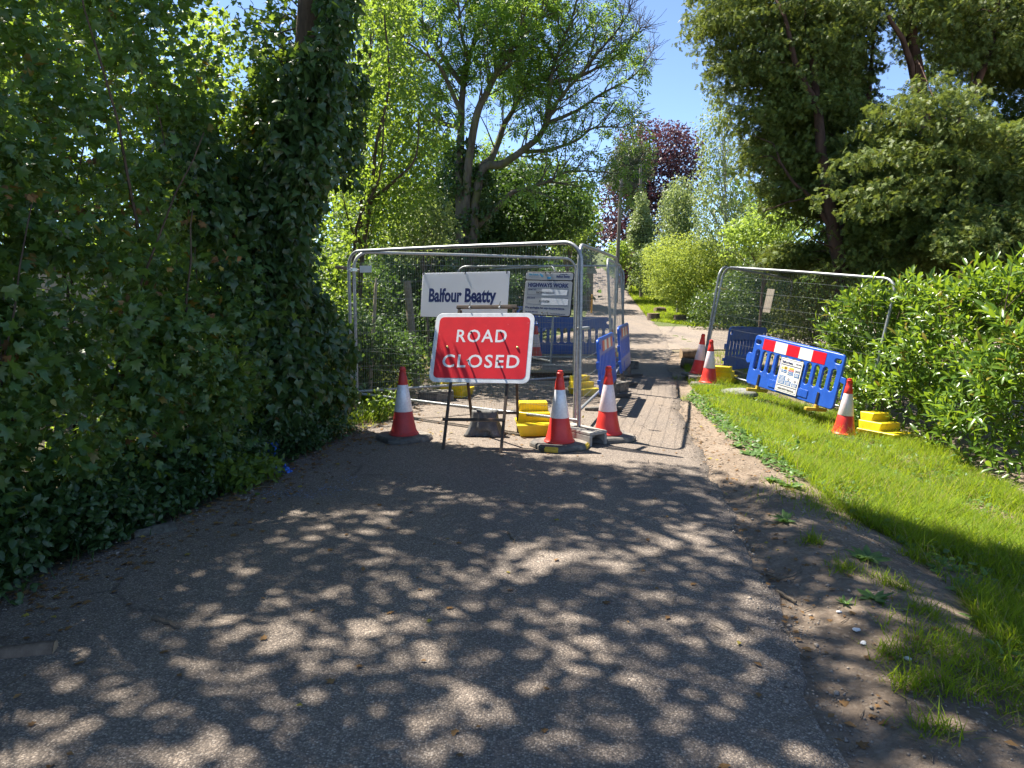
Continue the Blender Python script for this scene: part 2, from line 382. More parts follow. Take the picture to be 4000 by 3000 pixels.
def plate(name, outer, holes, y, thick, mat, parent, bev=0., X=None):
    """a flat shape with holes in the local x-z plane, its front face at y, its back at y + thick"""
    cu = bpy.data.curves.new('tmp', 'CURVE'); cu.dimensions = '2D'; cu.fill_mode = 'BOTH'
    cu.extrude = max(thick / 2 - bev, .0001); cu.bevel_depth = bev; cu.bevel_resolution = 2; cu.offset = -bev
    for poly in [outer] + holes:
        sp = cu.splines.new('POLY'); sp.points.add(len(poly) - 1); sp.use_cyclic_u = True
        for pt, (a, b) in zip(sp.points, poly): pt.co = (a, b, 0, 1)
    me = curve_mesh(cu); me.transform(Matrix.Translation((0, y + thick / 2, 0)) @ FRONT)
    if X is not None: me.transform(X)
    me.materials.clear(); me.materials.append(mat); me.name = name
    return meshobj(name, me, parent)
def text(name, s, h, x, z, y, mat, parent, width=None, bold=0., align='LEFT', thick=.0003, shear=0., spacing=1.):
    """lettering with capital height h, baseline at z, front face at y; width squeezes or stretches it"""
    cu = bpy.data.curves.new('tmp', 'FONT'); cu.body = s; cu.size = 1; cu.extrude = .001; cu.offset = bold; cu.align_x = 'LEFT'
    cu.resolution_u = 3; cu.shear = shear; cu.space_character = spacing
    me = curve_mesh(cu)
    n = len(me.vertices); a = np.zeros(n * 3, np.float32); me.vertices.foreach_get('co', a); a = a.reshape(-1, 3)
    caps = 0.729 + 2 * bold
    a[:, :2] *= h / caps; a[:, 2] = np.where(a[:, 2] > 0, thick, 0)
    x0, x1 = a[:, 0].min(), a[:, 0].max(); a[:, 0] -= x0
    if width: a[:, 0] *= width / (x1 - x0)
    wd = a[:, 0].max()
    a[:, 0] += x - (wd / 2 if align == 'CENTER' else wd if align == 'RIGHT' else 0)
    a[:, 1] += z
    me.vertices.foreach_set('co', np.stack([a[:, 0], y - a[:, 2], a[:, 1]], 1).ravel().astype(np.float32))
    me.update(); me.materials.clear(); me.materials.append(mat); me.name = name
    return meshobj(name, me, parent)
def frame_mat(o, xdir, updir):
    x = Vector(xdir).normalized(); z = Vector(updir); z = (z - x * z.dot(x)).normalized(); y = z.cross(x)
    m = Matrix((x, y, z)).transposed().to_4x4(); m.translation = Vector(o); return m
def smoothpath(pts, k=4, jit=0.):
    P = [Vector(p) for p in pts]; out = []
    for i in range(len(P) - 1):
        a, b, c, d = P[max(i - 1, 0)], P[i], P[i + 1], P[min(i + 2, len(P) - 1)]
        for j in range(k):
            t = j / k
            q = .5 * ((2 * b) + (c - a) * t + (2 * a - 5 * b + 4 * c - d) * t * t + (3 * b - a - 3 * c + d) * t ** 3)
            out.append(q + Vector(rng.normal(0, jit, 3)) if jit else q)
    out.append(P[-1]); return out

# ------------------------------------------------------------------ leaves
def mirror(half, zt=-.08):
    pts = half + [(-x, y) for x, y in half[::-1] if abs(x) > 1e-6]
    V = [(0, .36, .05)] + [(x, y, zt * (abs(x) * 1.6 + abs(y - .36))) for x, y in pts]
    n = len(pts); Fc = [(0, 1 + i, 1 + (i + 1) % n) for i in range(n)]
    return np.array(V), np.array(Fc)
T = {}
T['maple'] = mirror([(0, 0), (.24, -.06), (.50, .16), (.29, .27), (.47, .66), (.17, .56), (0, 1.)])
T['ivy'] = mirror([(0, 0), (.26, -.13), (.47, .2), (.27, .38), (0, 1.)], -.12)
T['ovate'] = mirror([(0, 0), (.25, .14), (.30, .42), (.17, .74), (0, 1.)], -.12)
T['rhomb'] = (np.array([(0, 0, 0), (.3, .45, .08), (0, 1., -.05), (-.3, .45, .08)]), np.array([(0, 1, 2), (0, 2, 3)]))
T['laurel'] = (np.array([(0, 0, 0), (.15, .28, .055), (0, .28, .0), (-.15, .28, .055), (.15, .66, .03), (0, .66, -.03), (-.15, .66, .03), (0, 1., -.14)]),
               np.array([(0, 1, 2), (0, 2, 3), (1, 4, 5), (1, 5, 2), (2, 5, 6), (2, 6, 3), (4, 7, 5), (5, 7, 6)]))
def _ash():
    V, Fc = [], []
    for t, sgn in [(.35, 1), (.35, -1), (.58, 1), (.58, -1), (.8, 1), (.8, -1), (.86, 0)]:
        b = len(V); a = sgn * R_(58); dx, dy = math.sin(a), math.cos(a); L = .36 if sgn else .4; wd = .075
        z = -.12 * t * t
        for u, s in ((0, 0), (.5, wd), (1, 0), (.5, -wd)):
            V.append((dx * L * u + dy * s, t + dy * L * u - dx * s, z - .14 * u))
        Fc += [(b, b + 1, b + 2), (b, b + 2, b + 3)]
    b = len(V); V += [(.008, 0, 0), (.008, .9, -.1), (-.008, .9, -.1)]; Fc.append((b, b + 1, b + 2))
    return np.array(V), np.array(Fc)
T['ash'] = _ash()
def _spray():
    V, Fc = [], []
    for i in range(4):
        t = i / 4.6; z = -.35 * t * t
        for sgn in (1, -1):
            b = len(V); L = .36 * (1 - .5 * t)
            V += [(0, t, z), (sgn * L, t + .16, z - .03), (sgn * L * .55, t + .26, z - .05), (0, t + .16, -.35 * (t + .16) ** 2)]; Fc += [(b, b + 1, b + 2), (b, b + 2, b + 3)]
    return np.array(V), np.array(Fc)
T['stone'] = (np.array([(.5, 0, 0), (0, .6, 0), (-.45, .1, 0), (0, -.5, 0), (.1, .05, .38), (0, 0, -.3)], float), np.array([(0, 1, 4), (1, 2, 4), (2, 3, 4), (3, 0, 4), (1, 0, 5), (2, 1, 5), (3, 2, 5), (0, 3, 5)]))
T['spray'] = _spray()
T['dock'] = (T['ovate'][0] * np.array([.62, 1, 1]), T['ovate'][1])
T['blade'] = (np.array([(-.5, 0, 0), (.5, 0, 0), (.38, .5, .10), (-.38, .5, .10), (0, 1., .38)]), np.array([(0, 1, 2), (0, 2, 3), (3, 2, 4)]))
def unit(a): return a / np.maximum(np.linalg.norm(a, axis=-1, keepdims=True), 1e-9)
def leaves(tpl, P, axis, nrm, size, wid=None):
    V, Fc = T[tpl]; n = len(P); k = len(V)
    Y = unit(np.asarray(axis, float)); N = np.asarray(nrm, float); N = unit(N - (N * Y).sum(1, keepdims=True) * Y); X = np.cross(Y, N)
    size = np.broadcast_to(np.asarray(size, float), (n,)); wd = size if wid is None else np.broadcast_to(np.asarray(wid, float), (n,))
    out = P[:, None, :] + V[None, :, 0:1] * X[:, None] * wd[:, None, None] + (V[None, :, 1:2] * Y[:, None] + V[None, :, 2:3] * N[:, None]) * size[:, None, None]
    return out.reshape(-1, 3), (Fc[None] + (np.arange(n) * k)[:, None, None]).reshape(-1, 3)
def rdir(n): return unit(rng.normal(0, 1, (n, 3)))
def cloud(C, r, per, tpl, size, sv=.3, up=.55, out=.5, shell=.5, droop=.3, flat=.75, fuzz=.12):
    """leaf-sized faces filling clumps: C centres (n,3), r radii (n)"""
    C = np.asarray(C, float); r = np.broadcast_to(np.asarray(r, float), (len(C),)); n = len(C) * per
    ci = np.repeat(np.arange(len(C)), per); d = rdir(n); u = rng.uniform(0, 1, n) ** (1 / 3 * (1 - shell) + .0001)
    u = np.where(rng.random(n) < fuzz, u * 1.35, u)
    D = d * np.array([1, 1, flat]); P = C[ci] + D * (u * r[ci])[:, None]
    N = unit(rdir(n) * .75 + out * d + np.array([0, 0, up])); A = unit(rdir(n) + .5 * d + np.array([0, 0, -droop]))
    return leaves(tpl, P, A, N, size * rng.uniform(1 - sv, 1 + sv, n))
def crownobj(name, parts, mat, parent=None):
    Vs, Fs, b = [], [], 0
    for v, f in parts: Vs.append(v); Fs.append(f + b); b += len(v)
    return meshobj(name, npmesh(name, np.concatenate(Vs), [np.concatenate(Fs)], mat), parent)
def inpoly(P, poly):
    x, y = P[:, 0], P[:, 1]; c = np.zeros(len(P), bool); j = len(poly) - 1
    for i in range(len(poly)):
        xi, yi = poly[i]; xj, yj = poly[j]
        c ^= ((yi > y) != (yj > y)) & (x < (xj - xi) * (y - yi) / (yj - yi + 1e-12) + xi); j = i
    return c
def fill(poly, n, d, thick, m=0.):
    """n points inside an outline seen in the photograph, spread through a depth of its own"""
    a = np.array(poly, float); lo, hi = a.min(0), a.max(0); out = []
    while len(out) < n:
        q = rng.uniform(lo, hi, (n * 2, 2)); q = q[inpoly(q, poly)]
        mp = m / d * F
        for a in np.linspace(0, 6.28, 7)[:-1] if m else []: q = q[inpoly(q + mp * np.array([math.cos(a), math.sin(a)]), poly)]
        for p in q:
            dd = d + rng.uniform(-.5, .5) * thick
            out.append(W(p[0], p[1], dd))
    return np.array([tuple(p) for p in out[:n]])
def branchy(mb, start, ends, r0, r1=.006, sag=.12, n=5):
    for e in ends:
        s = Vector(start(e) if callable(start) else start); e = Vector(e); m_ = s.lerp(e, .5) + Vector((0, 0, abs((e - s).length) * sag)) + Vector(rng.normal(0, .06 * (e - s).length, 3))
        p = smoothpath([s, m_, e], 4)
        mb.tube(p, list(np.linspace(r0, r1, len(p))), n)
def tree(name, label, poly, d, thick, nclump, cr, per, tpl, lsize, lmat, bmat, base=None, trunk_r=.15, lean=0., cat='tree', group=None, nb=14, stems=None, up=.55, shell=.5, keep=None, droop=.3, flat=.75, crown='crown', trunk=True, mg=.62, out=.5):
    C = fill(poly, nclump, d, thick, cr * mg)
    if keep is not None: C = C[keep(C)]
    a = np.array(poly, float)
    if base is None:
        bx = a[:, 0].mean(); g = W(bx, HOR + 100, d); base = (g.x, d)
    bz = float(gz(base[0], base[1])) - .05
    root = thing(name, label, cat, (base[0], base[1], bz), 0, group)
    inv = Matrix.Translation(-root.location)
    top = C[:, 2].max(); mid = C.mean(0)
    if trunk:
        mb = MB(); tp = smoothpath([(base[0], base[1], bz), (base[0] * .7 + mid[0] * .3, base[1] * .7 + mid[1] * .3, bz + (top - bz) * .35), (mid[0] + lean, mid[1], bz + (top - bz) * .9)], 5, .0)
        mb.tube(tp, list(np.linspace(trunk_r, trunk_r * .2, len(tp))), 9)
        sel = C[rng.choice(len(C), min(nb, len(C)), False)]
        def st(e):
            zz = bz + (e[2] - bz) * .62; i = min(range(len(tp)), key=lambda k: abs(tp[k].z - zz)); return tp[i]
        branchy(mb, st, sel, trunk_r * .32)
        for s_ in (stems or []):
            p = smoothpath(s_[0], 4); mb.tube(p, list(np.linspace(s_[1], s_[2], len(p))), 7)
        o = mb.build('trunk', bmat, root, smooth=50); o.data.transform(inv)
    rr = cr * rng.uniform(.65, 1.3, len(C))
    v, f = cloud(C, rr, per, tpl, lsize, up=up, out=out, shell=shell, droop=droop, flat=flat, fuzz=.02 if out > .9 else .12)
    o = crownobj(crown, [(v - np.array(root.location), f)], lmat, root)
    return root

# ------------------------------------------------------------------ ground, road
xs = np.concatenate([-np.geomspace(4.2, 260, 34)[::-1], np.arange(-4, 6.01, .08), np.geomspace(6.2, 300, 34)])
ys = np.concatenate([[-60, -30, -15, -8, -5, -3, -1], np.arange(0, 15, .1), np.arange(15, 34, .4), np.geomspace(34, 900, 50)])
gx, gy = np.meshgrid(xs, ys); zz = gz(gx, gy)
nx, ny = len(xs), len(ys); ii = (np.arange(ny - 1)[:, None] * nx + np.arange(nx - 1)[None]).ravel()
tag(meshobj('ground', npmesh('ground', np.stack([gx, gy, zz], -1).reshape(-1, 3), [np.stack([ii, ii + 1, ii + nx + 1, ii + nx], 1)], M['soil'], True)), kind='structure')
def roadz(x, y): return rise(y) + .005 * wob(x, y, 1.7)
def strip(name, ys, L, Rr, nc, mat, pit=None, zoff=0.):
    V, Fc = [], []; ys = np.asarray(ys); k = nc + 3
    for y in ys:
        j = .02 * math.sin(y * 9.1) + .025 * math.sin(y * 3.7 + 1) + .012 * math.sin(y * 23.)
        l, r = L(y), Rr(y) + j
        for i, t in enumerate(np.concatenate([[0], np.linspace(0, 1, nc + 1), [1]])):
            x = l + (r - l) * t; z = float(roadz(x, y)) + zoff
            if i == 0: z -= .09; x -= .02
            elif i == k - 1: z -= .09; x += .035
            elif i == k - 2: z -= .012
            V.append((x, y, z))
    V = np.array(V)
    for a in range(len(ys) - 1):
        for i in range(k - 1):
            q = [a * k + i, a * k + i + 1, (a + 1) * k + i + 1, (a + 1) * k + i]
            if pit:
                c = V[q].mean(0)
                if pit[0] < c[0] < pit[2] and pit[1] < c[1] < pit[3]: continue
            Fc.append(q)
    return tag(meshobj(name, npmesh(name, V, [np.array(Fc)], mat, True)), kind='structure')
strip('road', np.concatenate([np.arange(-5, 20, .12), np.arange(20, 34, .5), np.arange(34, 100, 1.5)]), XL, XR, 30, M['asphalt'], PIT)
strip('side_road', np.arange(19.5, 31.6, .3), lambda y: float(XR(y)) - .12, lambda y: 22 + .2 * y, 8, M['asphalt'], zoff=-.006)

# ------------------------------------------------------------------ steel mesh fence panels
PW, PH = 3.5, 2.0
def make_panel(name, label, BL, BR, TL, wd=PW, ht=PH, old=False, group='mesh fence panels round the roadworks', foot=True):
    x = Vector(BR) - Vector(BL); L = x.length; up = Vector(TL) - Vector(BL)
    X = frame_mat(BL, x, up); root = thing(name, label, 'fence panel', mat=X, group=group)
    g = M['galv_old'] if old else M['galv']
    r = .021; c = .2; p = [(0, 0, 0), (0, 0, ht - c)]
    for i in range(1, 8):
        a = math.pi - math.pi / 2 * i / 8; p.append((c + c * math.cos(a), 0, ht - c + c * math.sin(a)))
    p.append((c, 0, ht)); p.append((L / 2, 0, ht + .006)); p.append((L - c, 0, ht))
    for i in range(1, 8):
        a = math.pi / 2 - math.pi / 2 * i / 8; p.append((L - c + c * math.cos(a), 0, ht - c + c * math.sin(a)))
    p += [(L, 0, ht - c), (L, 0, 0)]
    mb = MB(); mb.tube(p, r, 10); mb.tube([(0, 0, .12), (L / 2, .004, .115), (L, 0, .12)], r * .9, 10)
    mb.build('frame', g, root, smooth=60)
    mb = MB(); n = int(L / .036)
    for i in range(1, n):
        u = L * i / n; j = rng.normal(0, .0025, 3)
        zt = ht - (c - math.sqrt(max(0, c * c - (c - min(u, L - u)) ** 2)) if min(u, L - u) < c else 0)
        mb.tube([(u, -.004, .12), (u + j[0], -.004 + j[1] * 2, .8), (u + j[2], -.004 - j[1], 1.5), (u, -.004, zt)], .0008, 3, cap=False)
    for k in range(8):
        z = .12 + (ht - .16) * (k + .5) / 8
        q = [(L * t, .004 + rng.normal(0, .003), z + rng.normal(0, .004)) for t in np.linspace(0, 1, 9)]
        mb.tube(q, .0019, 4, cap=False)
    mb.build('wire_mesh', M['wire_grey'], root)
    return root, X
def V3(x, y, z): return Vector((x, y, z))
P1, X1 = make_panel('steel_fence', 'steel mesh fence panel carrying the two white boards behind the red sign', V3(-2.16, 9.5, .11), V3(.716, 7.49, .1), V3(-2.16, 9.5, 2.11))
P2, X2 = make_panel('steel_fence', 'steel mesh fence panel running back from the left clips behind the white boards', V3(-2.12, 9.62, .11), V3(1.0, 11.4, .1), V3(-2.10, 9.62, 2.1), old=True)
P3, X3 = make_panel('steel_fence', 'steel mesh fence panel along the lane just behind the front corner post', V3(.70, 7.84, .1), V3(1.6, 11.2, .1), V3(.74, 7.86, 2.1))
P4, X4 = make_panel('steel_fence', 'steel mesh fence panel along the lane next to the far blue barrier', V3(1.62, 11.28, .1), V3(2.33, 14.55, .1), V3(1.49, 11.28, 2.1))
P5, X5 = make_panel('steel_fence', 'steel mesh fence panel closing the far end of the enclosure', V3(-1.15, 15.1, .1), V3(2.28, 14.65, .1), V3(-1.15, 15.1, 2.1))
P6, X6 = make_panel('steel_fence', 'steel mesh fence panel inside the enclosure beyond the pit', V3(-.74, 17.3, .1), V3(.77, 14.15, .08), V3(-.68, 17.4, 2.1), old=True)
P8, X8 = make_panel('steel_fence', 'leaning steel mesh fence panel on the grass verge by the laurel hedge', V3(3.5, 12.98, .05), V3(4.92, 9.79, -.22), V3(3.83, 12.96, 2.03))
P9, X9 = make_panel('steel_fence', 'steel mesh fence panel half hidden behind the leaning one on the verge', V3(3.52, 13.08, .05), V3(5.8, 15.5, -.14), V3(3.86, 13.1, 2.03), old=True)
for z in (.72, 1.76): MB().box((.035, .03, z), (.13, .06, .05)).tube([(.035, -.01, z), (.035, -.03, z)], .012, 6).build('clip', M['chrome'], P1, bevel=.006)
MB().box((PW - .02, .12, 1.1), (.05, .2, .03)).build('clip', M['galv_old'], P1, bevel=.006)
MB().box((.02, .05, .95), (.05, .12, .03)).build('clip', M['brass'], P8, bevel=.006)
MB().box((.02, .05, 1.62), (.05, .12, .03)).build('clip', M['brass'], P8, bevel=.006)
def on_panel(X, px, py):                         # where a pixel's ray meets a panel, in the panel's own x and z
    o = Vector((0, 0, EYE)); r = Vector(ray(px, py)); n = X.col[1].xyz; t = (X.translation - o).dot(n) / r.dot(n)
    q = X.inverted() @ (o + r * t); return q.x, q.z

# boards hung on the front panel
def hung(name, label, cat, X, u, z, off=-.03, tilt=0., hang=0.):
    return thing(name, label, cat, mat=X @ Matrix.Translation((u, off, z)) @ Matrix.Rotation(tilt, 4, 'Y') @ Matrix.Rotation(-hang, 4, 'X'))
B = hung('company_board', 'wide white board with big navy company lettering on the front fence', 'board', X1, 1.349, 1.182, off=-.105, tilt=-.004, hang=.11)
plate('board', [(0, 0), (1.284, 0), (1.284, .525), (0, .525)], [], 0, .006, M['board_white'], B)
text('lettering', 'Balfour Beatty', .173, .12, .185, -.0002, M['navy'], B, width=1.0, bold=.035)
for u in (.02, .66, 1.25): MB().box((u, -.004, .52), (.008, .012, .04)).build('cable_tie', M['black'], B)
H = hung('permit_board', 'white permit board with black rim at the right end of the front fence', 'board', X1, 2.836, 1.237, off=-.105, tilt=.022, hang=.11)
bw, bh = .612, .472
plate('rim', rrect(0, 0, bw, bh, .03), [], .004, .006, M['black'], H, .0015)
plate('header_face', rrect(.012, .385, bw - .012, bh - .012, .022), [], .001, .004, M['paper'], H)
plate('main_face', rrect(.012, .012, bw - .012, .372, .022), [], .001, .004, M['paper'], H)
def mt(s, h, x, z, mat='navy', width=None, bold=.02, par=H, y=.0008, **k): return text('lettering', s, h, x, z, y, M[mat], par, width=width, bold=bold + .012, **k)
mt('East Sussex', .020, .055, .432, 'skyblue', .118); mt('Highways', .014, .055, .410, 'print_grey', .118, 0., spacing=1.4)
plate('emblem', [(.183, .448), (.197, .45), (.232, .43), (.233, .412), (.215, .414), (.195, .432)], [], .0006, .0004, M['skyblue'], H)
plate('emblem', rrect(.285, .395, .333, .416, .002), [], .0006, .0004, M['skyblue'], H)
mt('Working with', .013, .435, .441, width=.098); mt('Balfour Beatty', .025, .40, .412, width=.165, bold=.035)
mt('HIGHWAYS WORK', .048, .05, .307, width=.51, bold=.03)
for z0, z1 in ((.220, .290), (.120, .200)):
    plate('box_outline', [(.05, z0), (.56, z0), (.56, z1), (.05, z1)], [[(.0518, z0 + .0018), (.5582, z0 + .0018), (.5582, z1 - .0018), (.0518, z1 - .0018)]], .0006, .0004, M['navy'], H)
plate('tape', [(.235, .216), (.545, .226), (.55, .282), (.235, .287)], [], .0002, .0007, M['paper_label'], H)
plate('tape', [(.235, .116), (.57, .124), (.57, .186), (.235, .19)], [], .0002, .0007, M['paper_label'], H)
mt('PERMIT NO', .014, .055, .271, width=.105, bold=.01); mt('END DATE', .014, .055, .182, width=.095, bold=.01)
mt('EAC00417605S2-01', .022, .165, .238, 'ink', .225, .01, y=.0); mt('31/10/26', .027, .205, .143, 'ink', .135, .01, y=.0)
mt('We apologise for any inconvenience', .024, .03, .075, width=.50, bold=.02)
mt('Tel: 0345 608 0193', .013, .035, .033, width=.165); mt('www.eastsussexhighways.com', .010, .36, .024, width=.185, bold=.005)
for u, z in ((.265, .45), (.325, .452), (.265, .035), (.325, .032)):
    MB().tube([(u, 0, z), (u, -.012, z)], .010, 8).tube([(u, -.008, z), (u + .004, -.016, z - .03)], .003, 5).build('bolt', M['chrome'], H, smooth=40)
u, z = on_panel(X1, 1410, 1065)
Lb = hung('paper_tag', 'small blank white tag near the top left of the front fence', 'tag', X1, u, z, off=-.02)
plate('card', [(0, 0), (.215, 0), (.215, .088), (0, .088)], [], 0, .004, M['board_white'], Lb)
u, z = on_panel(X3, 2300, 1222)
O_ = hung('wooden_tag', 'orange wooden tag tied to the fence mesh beside the front corner post', 'tag', X3, u, z, off=-.03, tilt=.03)
MB().box((.018, 0, .11), (.036, .018, .22)).build('tag_body', M['orange_tag'], O_, bevel=.004)
MB().box((.018, -.0, .17), (.05, .026, .008)).build('band', M['black'], O_)
u0, z0 = on_panel(X8, 2976, 1218); u1, z1 = on_panel(X8, 3024, 1130)
Pq = hung('plaque', 'small brown upright plaque tied to the leaning fence panel', 'plaque', X8, u0, z0, off=.02)
MB().box(((u1 - u0) / 2, 0, (z1 - z0) / 2), (u1 - u0, .012, z1 - z0)).build('plaque_board', M['plaque'], Pq, bevel=.003)

# ------------------------------------------------------------------ red road sign on its trestle
BLs = V3(-.876, 7.365, .655); ux = V3(1.047, -.254, .012); vz = V3(.076, .305, .70)
XS = frame_mat(BLs, ux, vz); S = thing('road_closed_sign', 'red and white road closed sign on a rusty steel trestle', 'road sign', mat=XS)
SW, SH = 1.08, .77
plate('sign_plate', rrect(0, 0, SW, SH, .075), [], 0, .012, M['sign_white'], S, .002)
plate('red_panel', rrect(.045, .045, SW - .045, SH - .045, .05), [], -.0016, .002, M['sign_red'], S)
text('lettering', 'ROAD', .148, SW / 2 - .012, .445, -.0018, M['sign_white'], S, width=.545, bold=.014, align='CENTER', spacing=1.15)
text('lettering', 'CLOSED', .15, SW / 2 + .005, .165, -.0018, M['sign_white'], S, width=.83, bold=.014, align='CENTER', spacing=1.15)
for u, z in ((.415, .55), (.735, .55), (.415, .235), (.735, .235)):
    MB().tube([(u, .0, z), (u - .004, -.03, z), (u - .004, -.032, z - .012)], .009, 7).build('clip', M['ink'], S, smooth=40)
for u, z in ((.165, .385), (.925, .385)): MB().lathe([(.013, 0), (.013, .006), (.007, .01)], 10, X=Matrix.Translation((u, -.001, z)) @ FRONT).build('bolt', M['brass'], S)
inv = XS.inverted(); q = .028
def sq(a, b, r=q / 2, X=None): return MB().tube([a, b], r * 1.414, 4)
top = .855; legs = (.237, .843); fz = -.655 / XS.col[2].z
for u in legs: sq((u, .035, fz), (u, .035, top)).build('leg', M['rust'], S, bevel=.003)
rear = (inv @ V3(-.44, 7.92, 0), inv @ V3(.07, 7.93, 0))
for u, e in zip(legs, rear): sq((u, .07, top - .02), e).build('leg', M['rust'], S, bevel=.003)
sq((.205, .035, top), (.875, .035, top), .017).build('top_bar', M['rust'], S, bevel=.003)
sq((.20, .02, fz * .55), (.86, .02, fz * .53), .015).build('cross_bar', M['rust'], S, bevel=.003)
ra = [Vector((u, .07, top - .02)).lerp(e, .83) for u, e in zip(legs, rear)]
sq(ra[0], ra[1], .014).build('cross_bar', M['rust'], S, bevel=.003)
for u in (.36, .69): MB().tube([(u, .035, top - .03), (u, .0, top + .02), (u + .01, -.01, top + .045)], .006, 6).tube([(u, .035, top + .02), (u, -.01, top - .03)], .008, 6).build('clip', M['galv'], S)
# grey sandbag hanging on the trestle
bm = bmesh.new(); bmesh.ops.create_cube(bm, size=1); bmesh.ops.subdivide_edges(bm, edges=bm.edges[:], cuts=9, use_grid_fill=True)
for v in bm.verts:
    x, y, z = v.co; t = z + .5
    wx = .29 + .14 * (1 - t) - .06 * math.sin(t * 3.1); wy = .10 + .20 * (1 - t)
    fold = .018 * math.sin(x * 19 + 2 * t) * (1 - t) + .012 * math.sin(x * 33)
    rd = 1 - .25 * (abs(x) * 2) ** 4
    v.co = (x * wx + .02 * (1 - t) * math.sin(5 * y), y * wy * rd + fold, max(.006, t * .285 + .012 * math.sin(x * 25) * (1 - t)))
    if abs(x) < .3 and y < -.45 and t < .25: v.co.y += .05
me = bpy.data.meshes.new('sandbag'); bm.to_mesh(me); bm.free(); me.materials.append(M['bag'])
me.polygons.foreach_set('use_smooth', [True] * len(me.polygons))
o = meshobj('sandbag', me); o.location = (-.30, 7.78, 0); o.rotation_euler = (0, 0, -.1)
tag(o, 'grey sandbag slumped over the low rear bar of the sign trestle', 'sandbag')

# ------------------------------------------------------------------ traffic cones
def make_cone(label, loc, rot=0., red='cone_red', sleeve='sleeve', corners='rubber', tilt=(0, 0), first=None):
    root = thing('traffic_cone', label, 'traffic cone', loc, rot, 'traffic cones'); root.rotation_euler = (tilt[0], tilt[1], rot)
    a, c = .265, .10
    oct_ = [(a, -a + c), (a, a - c), (a - c, a), (-a + c, a), (-a, a - c), (-a, -a + c), (-a + c, -a), (a - c, -a)]
    if first is None:
        mb = MB(); n = 8; s_ = .93
        vs = [(x, y, 0) for x, y in oct_] + [(x, y, .032) for x, y in oct_] + [(x * s_, y * s_, .055) for x, y in oct_]
        fs = [tuple(range(8))[::-1], tuple(range(16, 24))]; ms = [0, 0]
        for l in (0, 8):
            for i in range(8):
                fs.append((l + i, l + (i + 1) % 8, l + 8 + (i + 1) % 8, l + 8 + i)); ms.append(1 if i % 2 else 0)
        mb.add(vs, fs); mb.mi = ms
        b = mb.build('base', [M['rubber'], M[corners]], root, bevel=.006)
        prof = [(.152, .05), (.160, .058), (.160, .070), (.150, .076), (.138, .10), (.122, .17), (.1135, .21), (.098, .305), (.095, .31), (.0525, .595), (.055, .6), (.043, .685), (.040, .69), (.033, .745), (.037, .752), (.037, .768), (.029, .773), (.028, .79), (.02, .793)]
        c_ = MB().lathe(prof, 40).build('cone_body', M[red], root, smooth=40)
        s = MB().lathe([(.0985, .309), (.100, .312), (.055, .594), (.0535, .597)], 40, cap=False).build('reflective_sleeve', M[sleeve], root, smooth=40)
        return root
    for ch in first.children:
        k = ch.copy(); col.objects.link(k); k.parent = root
        nm = k.name.split('.')[0]
        want = {'cone_body': [red], 'reflective_sleeve': [sleeve], 'base': ['rubber', corners]}[nm]
        if [m.name for m in k.data.materials] != [M[x].name for x in want]:
            k.data = k.data.copy(); k.data.materials.clear()
            for x in want: k.data.materials.append(M[x])
    return root
c0 = make_cone('red and white traffic cone on a yellow cornered base beside the concrete block', (.49, 7.2, 0), .45, 'cone_red', 'sleeve', 'rubber_yellow')
make_cone('dull red traffic cone standing left of the road closed sign by the hedge', (-1.175, 7.58, 0), .6, 'cone_dull', 'sleeve', first=c0)
make_cone('bright red traffic cone with pinkish sleeve outside the corner of the enclosure', (1.04, 7.6, 0), .3, 'cone_red', 'sleeve_pink', first=c0)
make_cone('dented red traffic cone behind the left post of the leaning panel', (3.41, 12.95, .03), .2, 'cone_red', 'sleeve_pink', tilt=(0, .11), first=c0)
make_cone('red traffic cone in front of the left post of the leaning panel', (3.36, 12.05, float(gz(3.36, 12.05))), .5, 'cone_red', 'sleeve_pink', tilt=(0, .05), first=c0)
zc = float(gz(4.37, 9.2))
make_cone('red traffic cone sunk in long grass beside the right end yellow block', (4.37, 9.2, zc - .03), .1, 'cone_red', 'sleeve_pink', tilt=(0, .06), first=c0)
make_cone('distant red traffic cone inside the enclosure left of the back barrier', (.56, 16.4, 0), .3, 'cone_red', 'sleeve_pink', first=c0)
make_cone('distant red traffic cone seen through the mesh beside the far lane barrier', (2.12, 15.1, 0), .3, 'cone_red', 'sleeve_pink', first=c0)

# ------------------------------------------------------------------ fence feet: yellow stepped blocks, concrete and rubber blocks
def make_block(label, loc, rot, wd=.40, steps=((0, .19), (.17, .27), (.27, .36)), tilt=(0, 0), taper=.82):
    """stairs go down towards local -y"""
    root = thing('fence_block', label, 'fence block', loc, rot, 'yellow plastic fence blocks'); root.rotation_euler = (tilt[0], tilt[1], rot)
    D = .50
    def tier(y0, y1, z0, z1, w0, w1):
        mb = MB(); a, b = w0 / 2, w1 / 2; k = .02
        mb.add([(-a, y0 + k, z0), (a, y0 + k, z0), (a, y1 - k, z0), (-a, y1 - k, z0), (-b, y0, z1), (b, y0, z1), (b, y1, z1), (-b, y1, z1)],
               [(0, 3, 2, 1), (4, 5, 6, 7), (0, 1, 5, 4), (1, 2, 6, 5), (2, 3, 7, 6), (3, 0, 4, 7)]); return mb
    z = [0, .135, .235, .335]
    tier(-D / 2, D / 2, 0, z[1], wd * taper, wd).build('lower_tier', M['yellow'], root, bevel=.014, seg=3)
    tier(-D / 2 + .19, D / 2, z[1] - .012, z[2], wd * .9, wd * .86).build('middle_tier', M['yellow'], root, bevel=.012, seg=3)
    tier(-D / 2 + .31, D / 2, z[2] - .012, z[3], wd * .82, wd * .78).build('upper_tier', M['yellow'], root, bevel=.012, seg=3)
    return root
b0 = make_block('muddy yellow stepped block under the front panel behind the middle cone', (.25, 7.92, 0), .06, .42)
